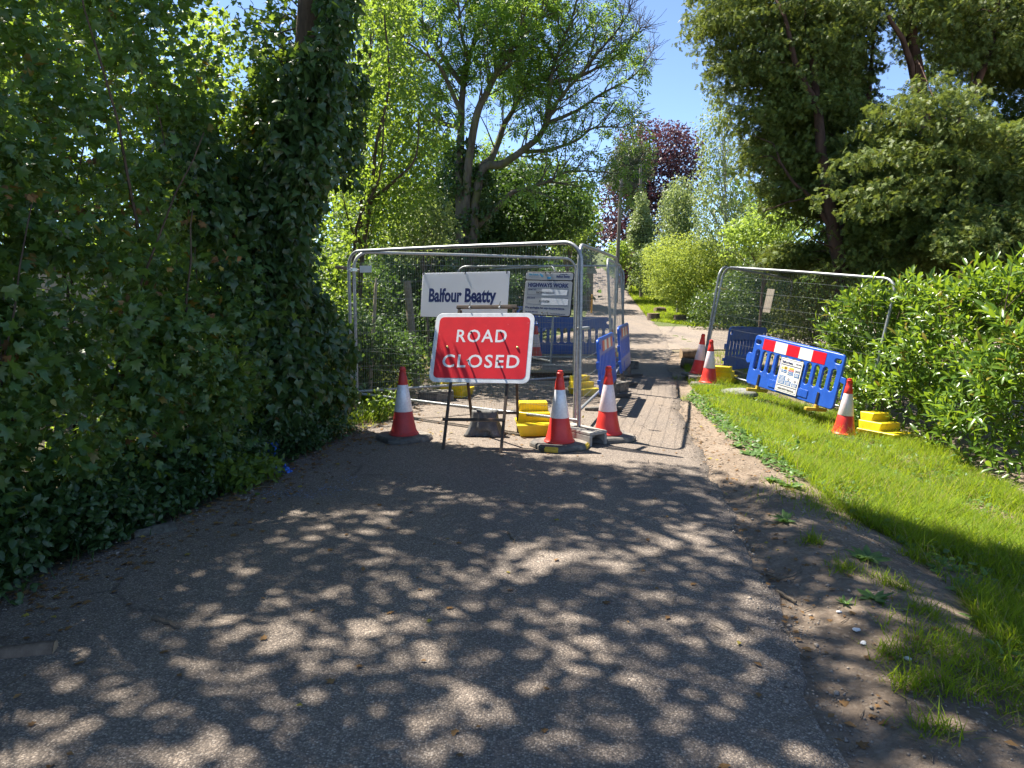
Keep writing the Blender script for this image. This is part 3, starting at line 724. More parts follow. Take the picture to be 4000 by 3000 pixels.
def copy_block(label, loc, rot, tilt=(0, 0), sc_=1.):
    r = b0.copy(); col.objects.link(r); r.location = loc; r.rotation_euler = (tilt[0], tilt[1], rot); r.scale = (sc_,) * 3; r['label'] = label
    for ch in b0.children:
        c = ch.copy(); col.objects.link(c); c.parent = r
    return r
copy_block('bright yellow stepped block beside the laurel hedge', (4.90, 9.15, float(gz(4.9, 9.1)) - .05), .5, (0, .06), 1.1)
copy_block('yellow stepped block in grass behind the leftmost verge cones', (3.72, 12.35, .0), 2.6, (0, 0), .9)
copy_block('yellow stepped block behind the near blue lane barrier', (1.12, 10.9, 0), .5, sc_=.85)
copy_block('yellow block lying by the black foot at the left of the enclosure', (-.84, 10.75, .0), 2.8, (0, 0), .95)
copy_block('small looking yellow block at the far lane barrier', (2.2, 15.6, 0), .3)
def hollow(name, label, loc, rot, mat, L=.55, wd=.24, ht=.15):
    root = thing(name, label, 'fence foot', loc, rot); mb = MB(); t = .035
    mb.box((0, 0, ht - t / 2), (L, wd, t)).box((0, wd / 2 - t / 2, (ht - t) / 2), (L, t, ht - t - .001)).box((0, -wd / 2 + t / 2, (ht - t) / 2), (L, t, ht - t - .001))
    mb.box((-.06, 0, (ht - t) / 2), (L - .16, wd - 2 * t - .002, ht - t - .002))
    mb.build('block', mat, root, bevel=.008)
    MB().box((0, 0, ht + .003), (L * .34, wd * .16, .008)).box((L * .28, 0, ht + .003), (.05, .07, .008)).build('socket', M['rubber'], root)
    return root
hollow('concrete_block', 'dusty concrete foot with a square hole under the front corner post', (.74, 7.46, 0), -.95, M['concrete'])
hollow('rubber_foot', 'black rubber foot under the left fence panel beside the yellow block', (-1.12, 10.35, 0), .2, M['rubber'], .5, .24, .14)
hollow('rubber_foot', 'dark rubber foot under the mid lane fence post behind the near barrier', (1.62, 11.2, 0), .9, M['rubber'])
hollow('rubber_foot', 'dark rubber foot under the far lane fence corner', (2.32, 14.6, 0), .4, M['rubber'])
hollow('rubber_foot', 'pale concrete foot under the panel end beyond the pit', (.98, 13.9, 0), -.1, M['concrete'], .75, .3, .16)
hollow('concrete_block', 'small grey foot between the two leftmost verge cones', (3.42, 12.6, .0), .5, M['concrete'], .5, .22, .1)

# ------------------------------------------------------------------ blue plastic barriers
def slot(x0, z0, x1, z1, n=5):
    r = min(x1 - x0, z1 - z0) / 2 * .98; return rrect(x0, z0, x1, z1, r, n)[::-1]
def barrier_body(root, w_, h_, mat, nsl=5, full=False, X=None, hook=True):
    o = rrect(.05, 0, w_ - .05, h_, .06)
    holes = [slot(.08, h_ * .82, .19, h_ * .90), slot(w_ - .20, h_ * .82, w_ - .09, h_ * .90)]
    n = 11; x0, x1 = .10, w_ - .10; p = (x1 - x0) / n
    for i in range(n): holes.append(slot(x0 + i * p + p * .22, h_ * .31, x0 + (i + 1) * p - p * .22, h_ * .71))
    plate('body', o, holes, -.02, .04, mat, root, .012)
    MB().box((w_ / 2, -.022, h_ * .14), (w_ * .42, .012, h_ * .15)).build('lower_rib', mat, root, bevel=.008)
    MB().box((w_ / 2, 0, h_ + .004), (w_ - .34, .03, .014)).build('top_rib', mat, root, bevel=.006)
    if hook:
        plate('hook', [(w_ - .06, h_ * .62), (w_ + .02, h_ * .60), (w_ + .045, h_ * .54), (w_ + .045, h_ * .22), (w_ + .02, h_ * .22), (w_ + .018, h_ * .50), (w_ - .06, h_ * .52)], [], -.015, .03, mat, root, .006)
        plate('hook', [(.06, h_ * .62), (-.02, h_ * .62), (-.05, h_ * .56), (-.05, h_ * .46), (-.01, h_ * .40), (.06, h_ * .42)], [], -.02, .04, mat, root, .008)
def strips(root, x0, x1, z0, z1, n=5, y=-.024):
    d = (x1 - x0) / n
    for i in range(n):
        MB().box((x0 + (i + .5) * d, y + .002, (z0 + z1) / 2), (d - .001, .003, z1 - z0)).build('white_stripe' if i % 2 else 'red_stripe', M['strip_white' if i % 2 else 'strip_red'], root)
bw_, bh_ = 1.75, .77
XB = frame_mat(V3(3.655, 11.1, .172), V3(.71, -1.46, -.19), V3(.12, -.03, .74))
Bf = thing('barrier', 'blue plastic barrier with a safety notice leaning on the grass verge', 'barrier', mat=XB, group='blue plastic barriers')
barrier_body(Bf, bw_, bh_, M['blue'])
strips(Bf, .24, 1.40, bh_ * .745, bh_ * .955)
for u in (.30, 1.42):
    MB().box((u, -.026, .10), (.035, .012, .17)).build('strap', M['black'], Bf, bevel=.003)
    MB().box((u, .0, -.06), (.05, .42, .05)).box((u, .0, -.02), (.045, .06, .07)).build('foot', M['rubber_yellow'], Bf, bevel=.01)
XN = XB @ Matrix.Translation((.66, -.035, .035)); N_ = thing('safety_notice', 'white safety notice with pictograms tied on the blue verge barrier', 'notice', mat=XN)
nw, nh = .40, .50
plate('notice_board', [(0, 0), (nw, 0), (nw, nh), (0, nh)], [], 0, .005, M['strip_white'], N_)
def bar(x0, z0, x1, z1, mat, y=-.0012, nm='panel'): return plate(nm, [(x0, z0), (x1, z0), (x1, z1), (x0, z1)], [], y, .001, M[mat], N_)
for z0, z1 in ((.02, .085), (.10, .395), (.41, .48)):
    plate('border', [(.016, z0 - .006), (nw - .016, z0 - .006), (nw - .016, z1 + .006), (.016, z1 + .006)], [[(.021, z0 - .001), (nw - .021, z0 - .001), (nw - .021, z1 + .001), (.021, z1 + .001)]], -.0008, .001, M['navy'], N_)
def nt_(s, h, x, z, mat='navy', width=None, bold=.02, **k): return text('lettering', s, h, x, z, -.003, M[mat], N_, width=width, bold=bold, thick=.0008, **k)
nt_('Balfour Beatty', .034, .035, .43, width=.19, bold=.035); nt_('ZERO HARM', .019, .28, .44, width=.09)
nt_('MAKE SAFETY PERSONAL', .027, nw / 2, .038, 'ink', .30, align='CENTER')
bar(.085, .335, .145, .378, 'print_yellow'); bar(.085, .285, .145, .325, 'print_blue'); bar(.035, .115, .145, .24, 'print_blue')
bar(.185, .352, .268, .378, 'print_yellow'); bar(.185, .325, .268, .348, 'print_red'); bar(.185, .295, .268, .32, 'print_blue'); bar(.185, .265, .268, .29, 'print_blue')
bar(.29, .255, .378, .315, 'print_blue'); bar(.16, .115, .262, .18, 'print_blue'); bar(.28, .115, .378, .165, 'print_blue')
plate('warning_triangle', [(.034, .338), (.078, .338), (.056, .378)], [], -.0012, .001, M['print_yellow'], N_)
plate('warning_triangle', [(.163, .356), (.181, .356), (.172, .376)], [], -.0012, .001, M['print_yellow'], N_)
for x, z, r, mm in ((.057, .305, .021, 'print_blue'), (.172, .336, .009, 'print_red'), (.172, .308, .009, 'navy'), (.172, .278, .009, 'navy'), (.305, .345, .016, 'navy'), (.335, .345, .016, 'navy'), (.364, .345, .016, 'navy'), (.21, .205, .018, 'navy'), (.33, .195, .018, 'navy')):
    plate('pictogram', [(x + r * math.cos(a), z + r * math.sin(a)) for a in np.linspace(0, 6.28, 17)[:-1]], [], -.0012, .001, M[mm], N_)
    bar(x - r * .3, z - r * .5, x + r * .3, z + r * .5, 'strip_white', -.0022, 'symbol')
nt_('Danger', .012, .115, .362, 'ink', .045, 0., align='CENTER'); nt_('Construction', .010, .115, .350, 'ink', .05, 0., align='CENTER'); nt_('site', .010, .115, .338, 'ink', .016, 0., align='CENTER')
nt_('Keep out', .016, .115, .298, 'strip_white', .05, align='CENTER')
def lines(x0, x1, zs, h):
    for k, z in enumerate(zs): 
        c = (x0 + x1) / 2; l = (x1 - x0) * (.42 if k % 2 else .36); bar(c - l, z, c + l, z + h, 'strip_white', -.0022, 'text_line')
lines(.035, .145, (.222, .203, .184, .165, .146, .127), .008); lines(.16, .262, (.158, .141, .124), .008); lines(.28, .378, (.148, .134, .121), .007)
lines(.29, .378, (.298, .284, .270), .007); lines(.185, .268, (.333, .304, .274), .006)

def lane_barrier(label, a, b, h=.90, lean=0., mat='blue', strip=True, nsl=7, z0=.05):
    a = Vector(a); b = Vector(b); x = b - a; L = x.length
    X = frame_mat(a + Vector((0, 0, z0)), x, Vector((lean, 0, 1))); root = thing('barrier', label, 'barrier', mat=X, group='blue plastic barriers')
    barrier_body(root, L, h, M[mat], hook=False)
    if strip: strips(root, L * .2, L * .8, h * .76, h * .95)
    MB().box((-.015, 0, h * .55), (.03, .05, .10)).build('hook', M[mat], root, bevel=.008); MB().box((-.015, 0, h * .25), (.03, .05, .06)).build('hook', M[mat], root, bevel=.008)
    for u in (.25, L - .25): MB().box((u, 0, .03 - z0), (.09, .50, .055)).box((u, 0, .03 - z0 / 2), (.07, .06, z0)).build('foot', M['rubber'], root, bevel=.01)
    return root
# the striped face looks along the panel's front, local -y: towards the lane for a barrier running away from us is local -y when x points back towards us
lane_barrier('near blue lane barrier behind the pink sleeved cone', (1.15, 9.15, 0), (1.60, 10.85, 0), .74, -.08, z0=.23)
lane_barrier('far blue lane barrier standing beside the open lane', (1.80, 11.7, 0), (2.24, 13.4, 0), .78, -.08, z0=.22)
lane_barrier('blue barrier across the back of the enclosure behind the permit board', (.45, 17.5, 0), (2.5, 17.3, 0), .90, 0, 'blue_dark', strip=False)
lane_barrier('distant blue barrier with a striped top glimpsed left of the permit board', (.12, 24., 0), (1.3, 27.5, 0), 1.0, 0, 'blue')
lane_barrier('blue barrier with shade put into its colour, seen from behind through the leaning mesh panel', (3.86, 12.95, .1), (5.1, 14.45, 0), .80, .12, 'blue_dark', strip=False)  # shade on its back is painted in with the darkened blue

# ------------------------------------------------------------------ timber, logs, stones, bin, poles
def post(label, px0, py0, px1, py1, d0, d1, r, mat='timber', cat='stake', nm='timber_stake', pointed=True):
    a, b = W(px0, py0, d0), W(px1, py1, d1); b.z = float(gz(b.x, b.y)) - .05
    root = thing(nm, label, cat, b); mb = MB(); a = a - b
    mb.tube([(0, 0, 0), a * .93, a], [r, r * .95, r * (.25 if pointed else .9)], 6); mb.build('shaft', M[mat], root, bevel=.004); return root
post('slanting pale wooden stake just right of the left fence posts', 1470, 1085, 1438, 1420, 10.6, 10.2, .028, 'timber_pale')
post('thick leaning round stake behind the fence left of the big white board', 1590, 1100, 1628, 1420, 12.2, 11.8, .07, 'timber', pointed=False)
a, b = W(1310, 1043, 10), W(1402, 1058, 10)
tag(MB().tube([a, a.lerp(b, .5) + Vector((0, 0, .01)), b], .025, 7).build('timber_rail', M['timber'], smooth=50), 'short grey wooden rail behind the left fence posts', 'rail')
def log(name, label, px, py, r, L, upright=True, rot=0., d=None, cat='log', mat='log', z=None):
    g = G(px, py) if d is None else V3((px - 2000) / F * d, d, 0)
    if d is not None: g.z = float(gz(g.x, g.y))
    if z is not None: g.z = z
    root = thing(name, label, cat, g); n = 14; mb = MB(); vs, fs = [], []
    for i in range(5):
        for j in range(n):
            a = 2 * math.pi * j / n; rr = r * (1 + .10 * math.sin(3 * a + r * 50 + i) + .08 * math.sin(5 * a + 2.3 * i) + (.12 * (1 - i / 4) ** 2 if upright else 0)); vs.append((rr * math.cos(a), rr * math.sin(a), L * i / 4))
    for i in range(4):
        for j in range(n): fs.append((i * n + j, i * n + (j + 1) % n, (i + 1) * n + (j + 1) % n, (i + 1) * n + j))
    X = Matrix.Translation((0, 0, -.04)) if upright else Matrix.Rotation(rot, 4, 'Z') @ Matrix.Translation((-L / 2, 0, r * .85)) @ Matrix.Rotation(math.pi / 2, 4, 'Y')
    mb.add(vs, fs, 0, X).build('bark', M[mat], root, smooth=50)
    MB().add(vs[-n:], [tuple(range(n))], 0, X @ Matrix.Translation((0, 0, .002))).build('sawn_end', M['logend'], root)
    if not upright: MB().add(vs[:n], [tuple(range(n))[::-1]], 0, X @ Matrix.Translation((0, 0, -.002))).build('sawn_end', M['logend'], root)
    return root
log('tree_stump', 'dark upright log on the grass corner beside the road', 2553, 1252, .30, .40, cat='stump')
log('tree_stump', 'upright log at the foot of the dark clipped hedge', 2656, 1258, .29, .38, cat='stump')
log('log', 'short log lying in grass between the two upright ones', 2577, 1222, .17, .62, False, .35)
log('log', 'grey split log at the verge edge behind the leftmost cones', 2695, 1388, .125, .42, False, .1, d=17.)
log('log', 'weathered short log lying low in weeds beside the lane edge', 2700, 1425, .11, .36, False, -.5, d=14.8)
log('log', 'brown peeling log lying at the left edge of the frame on the tarmac', 40, 2590, .038, .36, False, .25, mat='log')
log('log', 'lichen covered log end poking out of the left hedge', 595, 2035, .045, .18, False, 1.9, mat='lichen')
log('log', 'peeling birch log lying along the left road edge', 605, 2100, .042, .26, False, .75, mat='lichen')
def sticky(label, pts, r, name='stick'):
    P = [G(*p) + Vector((0, 0, .02)) for p in pts]
    for p in P: p.z = max(p.z, float(roadz(p.x, p.y)) + r * .8) if XL(p.y) < p.x < XR(p.y) else p.z
    return tag(MB().tube(smoothpath(P, 4, .003), list(np.linspace(r, r * .6, 4 * (len(P) - 1) + 1)), 6).build(name, M['stick'], smooth=50), label, 'stick')
sticky('short dark stick lying alone on the left of the tarmac', [(598, 2448), (650, 2462), (705, 2488)], .012)
sticky('thin bent twig on the right side of the tarmac', [(1985, 2102), (2000, 2120), (2012, 2142)], .006)
sticky('curved dead stick on the dirt beside the road edge', [(2990, 2260), (3060, 2275), (3110, 2255), (3135, 2228)], .008)
sticky('straight dead stick lying on the dirt along the tarmac edge', [(3030, 2320), (3070, 2345), (3110, 2370)], .012)
for k, (px, py, lb) in enumerate(((3345, 2470, 'upper small white stone on the bare dirt'), (3372, 2520, 'middle small white stone on the bare dirt'), (3545, 2586, 'lower right small white stone on the bare dirt'), (3275, 2395, 'little white chip next to the small dirt weed'))):
    g = G(px, py); bm = bmesh.new(); bmesh.ops.create_icosphere(bm, subdivisions=2, radius=.014 if k < 3 else .01)
    for v in bm.verts: v.co *= (1 + .3 * math.sin(v.co.x * 240 + k) * math.cos(v.co.y * 200)); v.co.z *= .5; v.co.x *= 1.4
    me = bpy.data.meshes.new('stone'); bm.to_mesh(me); bm.free(); me.materials.append(M['white_stone']); o = meshobj('white_stone', me); o.location = g + Vector((0, 0, .006)); o.rotation_euler = (0, 0, k); tag(o, lb, 'stone', 'white stones on the dirt')
bm = bmesh.new(); bmesh.ops.create_uvsphere(bm, u_segments=24, v_segments=14, radius=1)
for v in bm.verts: v.co.x *= .28 + .02 * math.sin(7 * v.co.y); v.co.y *= .17; v.co.z = v.co.z * .085 + .012 * math.sin(9 * v.co.x + 5 * v.co.y)
me = bpy.data.meshes.new('ballast_bag'); bm.to_mesh(me); bm.free(); me.materials.append(M['stonebag']); me.polygons.foreach_set('use_smooth', [True] * len(me.polygons))
o = meshobj('ballast_bag', me); o.location = (3.55, 11.0, float(gz(3.55, 11.0)) + .07); o.rotation_euler = (0, .05, -.5); tag(o, 'pale grey sandbag lying in the grass at the blue barrier foot', 'sandbag')
# wheelie bin far up the road
gb = V3(8.35, 54, float(rise(54)) + .02); bn = thing('wheelie_bin', 'dark wheelie bin with a blue lid far up the road', 'bin', gb, .3)
MB().add([(-.24, -.28, .08), (.24, -.28, .08), (.24, .22, .08), (-.24, .22, .08), (-.30, -.36, 1.0), (.30, -.36, 1.0), (.30, .34, 1.0), (-.30, .34, 1.0)], [(0, 3, 2, 1), (4, 5, 6, 7), (0, 1, 5, 4), (1, 2, 6, 5), (2, 3, 7, 6), (3, 0, 4, 7)]).build('body', M['bin'], bn, bevel=.03)
MB().add([(-.33, -.40, 1.0), (.33, -.40, 1.0), (.33, .40, 1.02), (-.33, .40, 1.02), (-.28, -.34, 1.08), (.28, -.34, 1.08), (.30, .40, 1.14), (-.30, .40, 1.14)], [(0, 3, 2, 1), (4, 5, 6, 7), (0, 1, 5, 4), (1, 2, 6, 5), (2, 3, 7, 6), (3, 0, 4, 7)]).build('lid', M['bin_blue'], bn, bevel=.02)
for s in (-1, 1): MB().tube([(s * .25, .30, .1), (s * .31, .30, .1)], .1, 14).build('wheel', M['black'], bn)
bar_ = MB().box((-.02, -.345, .78), (.18, .01, .16)).build('sticker', M['strip_white'], bn)
# telegraph pole with wires
pt, pb = W(2427, 700, 46), W(2408, 985, 46); pb.z = float(gz(pb.x, 46)); tp_ = thing('telegraph_pole', 'bare brown telegraph pole standing by the far road', 'pole', pb)
MB().tube([(0, 0, 0), pt - pb], [.14, .10], 10).build('shaft', M['pole'], tp_, smooth=50)
MB().box(pt - pb - Vector((0, 0, .25)), (.5, .08, .06)).build('cross_arm', M['pole'], tp_)
for dx, e in ((-.2, W(2260, 760, 40)), (.2, W(2600, 735, 56)), (0, W(2330, 740, 30))):
    s = pt + Vector((dx, 0, -.15)); P = [s.lerp(e, t) - Vector((0, 0, .35 * math.sin(math.pi * t))) - pb for t in np.linspace(0, 1, 9)]
    MB().tube(P, .012, 4).build('wire', M['wire'], tp_)
# garden shed roof glimpsed beyond, board fence behind the left hedge
hs = thing('shed', 'pale grey roofed garden shed glimpsed far behind the front fence', 'shed', (2.6, 44, float(gz(2.6, 44))), .15)
MB().box((0, 0, .95), (4.2, 2.6, 1.9)).build('wall', M['timber'], hs); MB().prism([(-2.3, 1.88), (2.3, 1.88), (1.9, 2.75), (-1.9, 2.75)], -1.5, 1.5).build('roof', M['slate'], hs)
bf = thing('board_fence', 'old pale board fence deep behind the left hedge', 'fence', (-5.4, 8.3, float(gz(-5.4, 8.3))), -.35)
for k in range(8): MB().box((0, 0, .15 + k * .21), (3.0, .03, .2)).build('board', M['timber_pale'], bf, bevel=.004)
for u in (-1.4, 0, 1.4): MB().box((u, .06, .95), (.09, .09, 1.95)).build('post', M['timber'], bf)
# plank over the pit, spoil
pk = thing('plank', 'brown board lying across the far edge of the pit', 'board', (.75, 13.85, .035), -.08); MB().box((0, 0, 0), (1.15, .34, .045)).build('board', M['timber_pale'], pk, bevel=.004)

# ------------------------------------------------------------------ near hedge and trees on the left
def at0(V, root): return V - np.array(root.location)
def crown(root, name, parts, mat): return crownobj(name, [(at0(v, root), f) for v, f in parts], mat, root)
HA, HB = np.array([-3.12, 2.2]), np.array([-2.0, 8.3]); hd = (HB - HA) / np.linalg.norm(HB - HA); hn = np.array([hd[1], -hd[0]])   # hn faces the road
def wall(n, z0, z1, o0, o1, zp=1.): 
    t = rng.uniform(-.03, .95, n); z = z0 + (z1 - z0) * rng.uniform(0, 1, n) ** zp; o = rng.uniform(o0, o1, n)
    bul = .16 * np.sin(t * 17 + z * 1.3) * np.sin(z * 2.1 + t * 5) + .22 * np.exp(-((z - 1.5) / 1.0) ** 2) - .05
    p = HA + (HB - HA) * t[:, None] + hn * (bul - o - .42 * np.maximum(0, z - .8))[:, None]
    return np.concatenate([p, (z + gz(p[:, 0], p[:, 1]))[:, None]], 1)
hr = thing('maple_hedge', 'tall dark maple leaved hedge along the left edge of the road', 'hedge', (-2.9, 5.2, .1))
C1 = wall(640, .25, 2.6, 0, .6); C2 = wall(360, 2.3, 5.2, -.1, .5); C3 = wall(110, .3, 2.7, .5, 1.2)
C1 = C1[wob(C1[:, 1] * 1.2, C1[:, 2] * 1.2, 2.6) > -.3]
C2 = C2[(wob(C2[:, 1] * 1.3, C2[:, 2] * 1.3, 1.6) > -.26) & (C2[:, 2] < 1.75 + .42 * C2[:, 1])]
crown(hr, 'foliage', [cloud(C1, .27 * rng.uniform(.6, 1.3, len(C1)), 46, 'maple', .078, up=.5, out=.2, shell=.2, flat=.7), cloud(C2, .36 * rng.uniform(.6, 1.3, len(C2)), 42, 'maple', .085, up=.6, shell=.2, flat=.6),
                      ], M['maple'])
crown(hr, 'backlit_tint_foliage', [cloud(C3, .4, 34, 'maple', .08, up=.6, shell=.2)], M['hazel'])  # maple leaves in brighter, more translucent hazel colour; paints a backlit glow into gaps
C4 = wall(260, .2, 3.4, -.08, .5); crown(hr, 'small_foliage', [cloud(C4, .2, 46, 'ovate', .042, up=.6, shell=.2)], M['mixed'])
C5 = wall(60, .3, 2.6, -.05, .3); crown(hr, 'dead_leaves', [cloud(C5, .12, 7, 'maple', .06, up=.1, shell=.2, droop=1.2)], M['litter'])
mb = MB()
for i in range(46):
    b = wall(1, 0, .1, .35, 1.2)[0]; t = b + np.array([rng.normal(.1, .35), rng.normal(0, .5), rng.uniform(1.2, 3.8)])
    p = smoothpath([b, (b + t) / 2 + rng.normal(0, .18, 3), t], 5, .01); mb.tube([at0(np.array(q), hr) for q in p], list(np.linspace(rng.uniform(.010, .024), .004, len(p))), 5)
mb.build('stems', M['bark_brown'], hr, smooth=50)['kind'] = 'stuff'
# shade trees: crowns standing over the left side, their shadows dapple the road
SHADE = [(-2.9, -1.5), (3.2, -1.5), (4.3, 2.0), (4.2, 4.5), (3.0, 4.95), (2.1, 5.5), (1.5, 6.3), (.3, 6.55), (-.8, 6.9), (-1.6, 7.7), (-2.9, 7.4)]
def canopy(n, lo, hi, ysel, seed):
    r2 = np.random.default_rng(seed); q = r2.uniform([-3.4, -1.5], [4.4, 7.9], (n * 3, 2)); q = q[inpoly(q, SHADE)][:n]
    h = r2.uniform(lo, hi, len(q)); P = np.stack([q[:, 0] - .472 * h, q[:, 1] + .392 * h, h], 1)
    return P[ysel(P)]
Pc = canopy(1600, 6.2, 10.0, lambda P: (P[:, 1] > 1.4), 3)
gx_ = Pc[:, 0] + .472 * Pc[:, 2]; gy_ = Pc[:, 1] - .392 * Pc[:, 2]
Pc = Pc[rng.random(len(Pc)) < np.where((gx_ < -.7) & (gy_ < 5.2), .66, np.where(gx_ > 2.2, .95, .80))]; m2 = Pc[:, 1] > 5.9
t1 = thing('maple_tree', 'brown trunked tree at the far left rising out of the hedge', 'tree', (-3.55, 4.75, .1))
mb = MB(); tp1 = smoothpath([(-3.55, 4.75, -.05), (-3.5, 4.75, 2.2), (-3.62, 4.6, 4.2), (-3.4, 4.4, 6.2), (-3.3, 4.1, 7.6)], 5)
mb.tube([q - t1.location for q in tp1], list(np.linspace(.12, .0, len(tp1)) * np.linspace(1, .6, len(tp1)) + .01), 12)
for e in Pc[~m2][::30]: branchy(mb, [q for q in tp1 if q.z < e[2]][-4] - t1.location, [at0(e, t1)], .016, .004)
mb.build('trunk', M['bark_brown'], t1, smooth=50)
crown(t1, 'crown', [cloud(Pc[~m2], .29 * rng.uniform(.5, 1.3, (~m2).sum()), 40, 'rhomb', .12, up=1.1, shell=.2, flat=.55)], M['maple'])
t2 = thing('ivy_clad_tree', 'tall tree smothered in dark ivy at the end of the left hedge', 'tree', (-2.35, 7.75, .1))
mb = MB(); tp2 = smoothpath([(-2.35, 7.75, -.05), (-2.4, 7.7, 1.6), (-2.15, 7.5, 3.3), (-2.0, 7.5, 5.0), (-2.3, 7.6, 6.4), (-2.6, 7.5, 7.8)], 5)
mb.tube([q - t2.location for q in tp2], list(np.linspace(.17, .05, len(tp2))), 12)
for e in Pc[m2][::30]: branchy(mb, [q for q in tp2 if q.z < e[2] - .3][-3] - t2.location, [at0(e, t2)], .016, .004)
mb.build('trunk', M['bark_brown'], t2, smooth=50)
crown(t2, 'crown', [cloud(Pc[m2], .29 * rng.uniform(.5, 1.3, m2.sum()), 40, 'rhomb', .12, up=1.1, shell=.2, flat=.55)], M['maple'])
IVY = [(1010, 1360), (960, 1000), (1010, 760), (1060, 560), (1100, 300), (1190, 200), (1240, 150), (1250, -150), (1390, -150), (1370, 120), (1335, 320), (1320, 480), (1270, 720), (1220, 920), (1190, 1120), (1180, 1360)]
Ci = fill(IVY, 300, 7.35, .75, .09)
tI = rng.uniform(.70, .97, 150); zI = rng.uniform(.4, 3.0, 150); pI = HA + (HB - HA) * tI[:, None] + hn * (.16 - .42 * np.maximum(0, zI - .8) + rng.normal(0, .07, 150))[:, None]
Ci = np.concatenate([Ci, np.concatenate([pI, zI[:, None]], 1)])
vi, fi = cloud(Ci, .17, 34, 'ivy', .088, up=.15, out=.4, shell=.4, droop=1.3, flat=1.1)
crown(t2, 'ivy', [(vi, fi)], M['ivy'])
Cs = fill([(900, 620), (960, 380), (1060, 190), (1210, 150), (1250, 330), (1180, 560), (1060, 760), (930, 820)], 90, 8.3, .8, .1)
crown(t2, 'side_foliage', [cloud(Cs, .24, 40, 'maple', .08, up=.5, shell=.2)], M['maple'])
Cs = fill([(1330, 700), (1360, 420), (1385, 150), (1420, 140), (1400, 420), (1370, 760)], 26, 8.0, .5, .03)
crown(t2, 'side_foliage', [cloud(Cs, .16, 26, 'ivy', .08, up=.3, shell=.2, droop=1.2)], M['ivy'])
# dark twiggy branches hanging in front of the sky gap, belonging to the ivy tree
mb = MB(); tw = []
for i in range(26):
    s = W(rng.uniform(1180, 1290), rng.uniform(60, 520), 7.5); e = W(rng.uniform(900, 1180), rng.uniform(0, 420), rng.uniform(6.9, 8.3))
    p = smoothpath([s, s.lerp(e, .5) + Vector(rng.normal(0, .09, 3)), e], 5, .012); mb.tube([q - t2.location for q in p], list(np.linspace(.010, .003, len(p))), 4); tw += [tuple(q) for q in p[4:]]
mb.build('twigs', M['bark_brown'], t2)['kind'] = 'stuff'
crown(t2, 'twig_leaves', [cloud(np.array(tw), .14, 5, 'maple', .07, shell=.2)], M['maple'])

# ------------------------------------------------------------------ brighter trees and shrubs behind the left hedge
tree('hazel', 'bright backlit leafy tree behind the front of the left hedge', [(-500, 1300), (-500, -100), (300, -150), (620, 0), (640, 600), (600, 1300)], 10.4, 3.0, 230, .42, 66, 'ovate', .085, M['hazel'], M['bark_brown'], base=(-7.2, 10.4), trunk_r=.09)
tree('hazel', 'bright backlit leafy tree behind the middle of the left hedge', [(560, 1400), (560, 250), (700, -100), (900, 0), (960, 300), (1120, 560), (1260, 700), (1260, 1420)], 11.5, 2.6, 200, .42, 62, 'ovate', .09, M['hazel'], M['bark_brown'], base=(-5.0, 11.6), trunk_r=.09)
tree('field_maple', 'yellow green sunlit tree with curving stems right of the ivy clad tree', [(1200, 1330), (1230, 900), (1290, 620), (1330, 420), (1350, 120), (1400, -200), (1560, -200), (1640, 120), (1680, 330), (1760, 520), (1740, 700), (1640, 860), (1500, 980), (1450, 1330)], 13.5, 2.4, 215, .40, 52, 'ovate', .085, M['hazel'], M['bark_brown'], base=(-3.0, 13.5), trunk_r=.05, nb=20, stems=[([W(1395, 1330, 13), W(1415, 1000, 13), W(1450, 780, 12.7), W(1470, 560, 12.4), W(1520, 330, 12.3), W(1500, 60, 12.4)], .05, .012),
     ([W(1450, 780, 12.7), W(1560, 690, 12.3), W(1625, 610, 12.2), W(1635, 450, 12.2)], .03, .010), ([W(1380, 1300, 13), W(1390, 900, 12.6), W(1480, 700, 12.3), W(1500, 430, 12.2)], .035, .010), ([W(1415, 1000, 13), W(1350, 820, 12.6), W(1330, 640, 12.5)], .02, .006)])
tree('elder', 'pale grey green shrub behind the left fence posts', [(1480, 1000), (1500, 860), (1600, 760), (1720, 760), (1800, 850), (1780, 990), (1650, 1050)], 14.6, 1.4, 60, .30, 46, 'ovate', .075, M['pale'], M['bark_grey'], base=(-1.7, 14.6), trunk_r=.04, cat='shrub')
tree('bramble', 'low leafy scrub behind the left end of the front fence', [(1270, 1560), (1260, 1250), (1340, 1130), (1440, 1200), (1560, 1280), (1690, 1330), (1700, 1470), (1560, 1500), (1400, 1590)], 10.9, 1.8, 190, .25, 52, 'ovate', .06, M['holly'], M['bark_brown'], base=(-2.4, 10.9), trunk_r=.02, cat='shrub', nb=24)
tree('thorn', 'dark hedgerow bush closing the gap beyond the left end of the front fence', [(1180, 1420), (1200, 1050), (1300, 960), (1420, 1000), (1530, 1060), (1540, 1420)], 15.5, 1.6, 130, .38, 60, 'ovate', .085, M['holly'], M['bark_brown'], base=(-3.6, 15.5), trunk_r=.04, cat='shrub')
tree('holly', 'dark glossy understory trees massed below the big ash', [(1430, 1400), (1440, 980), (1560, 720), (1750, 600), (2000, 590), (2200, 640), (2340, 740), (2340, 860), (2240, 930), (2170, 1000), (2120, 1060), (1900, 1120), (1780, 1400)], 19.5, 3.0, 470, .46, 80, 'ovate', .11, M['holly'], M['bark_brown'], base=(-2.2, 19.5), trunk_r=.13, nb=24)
tree('undergrowth_shrub', 'dim green shrubs in shade behind the white boards', [(1500, 1420), (1540, 1140), (1700, 1090), (1990, 1110), (2060, 1170), (2050, 1300), (1850, 1400)], 17.4, 1.6, 90, .36, 48, 'ovate', .085, M['holly'], M['bark_brown'], base=(-1.9, 17.4), trunk_r=.03, cat='shrub')
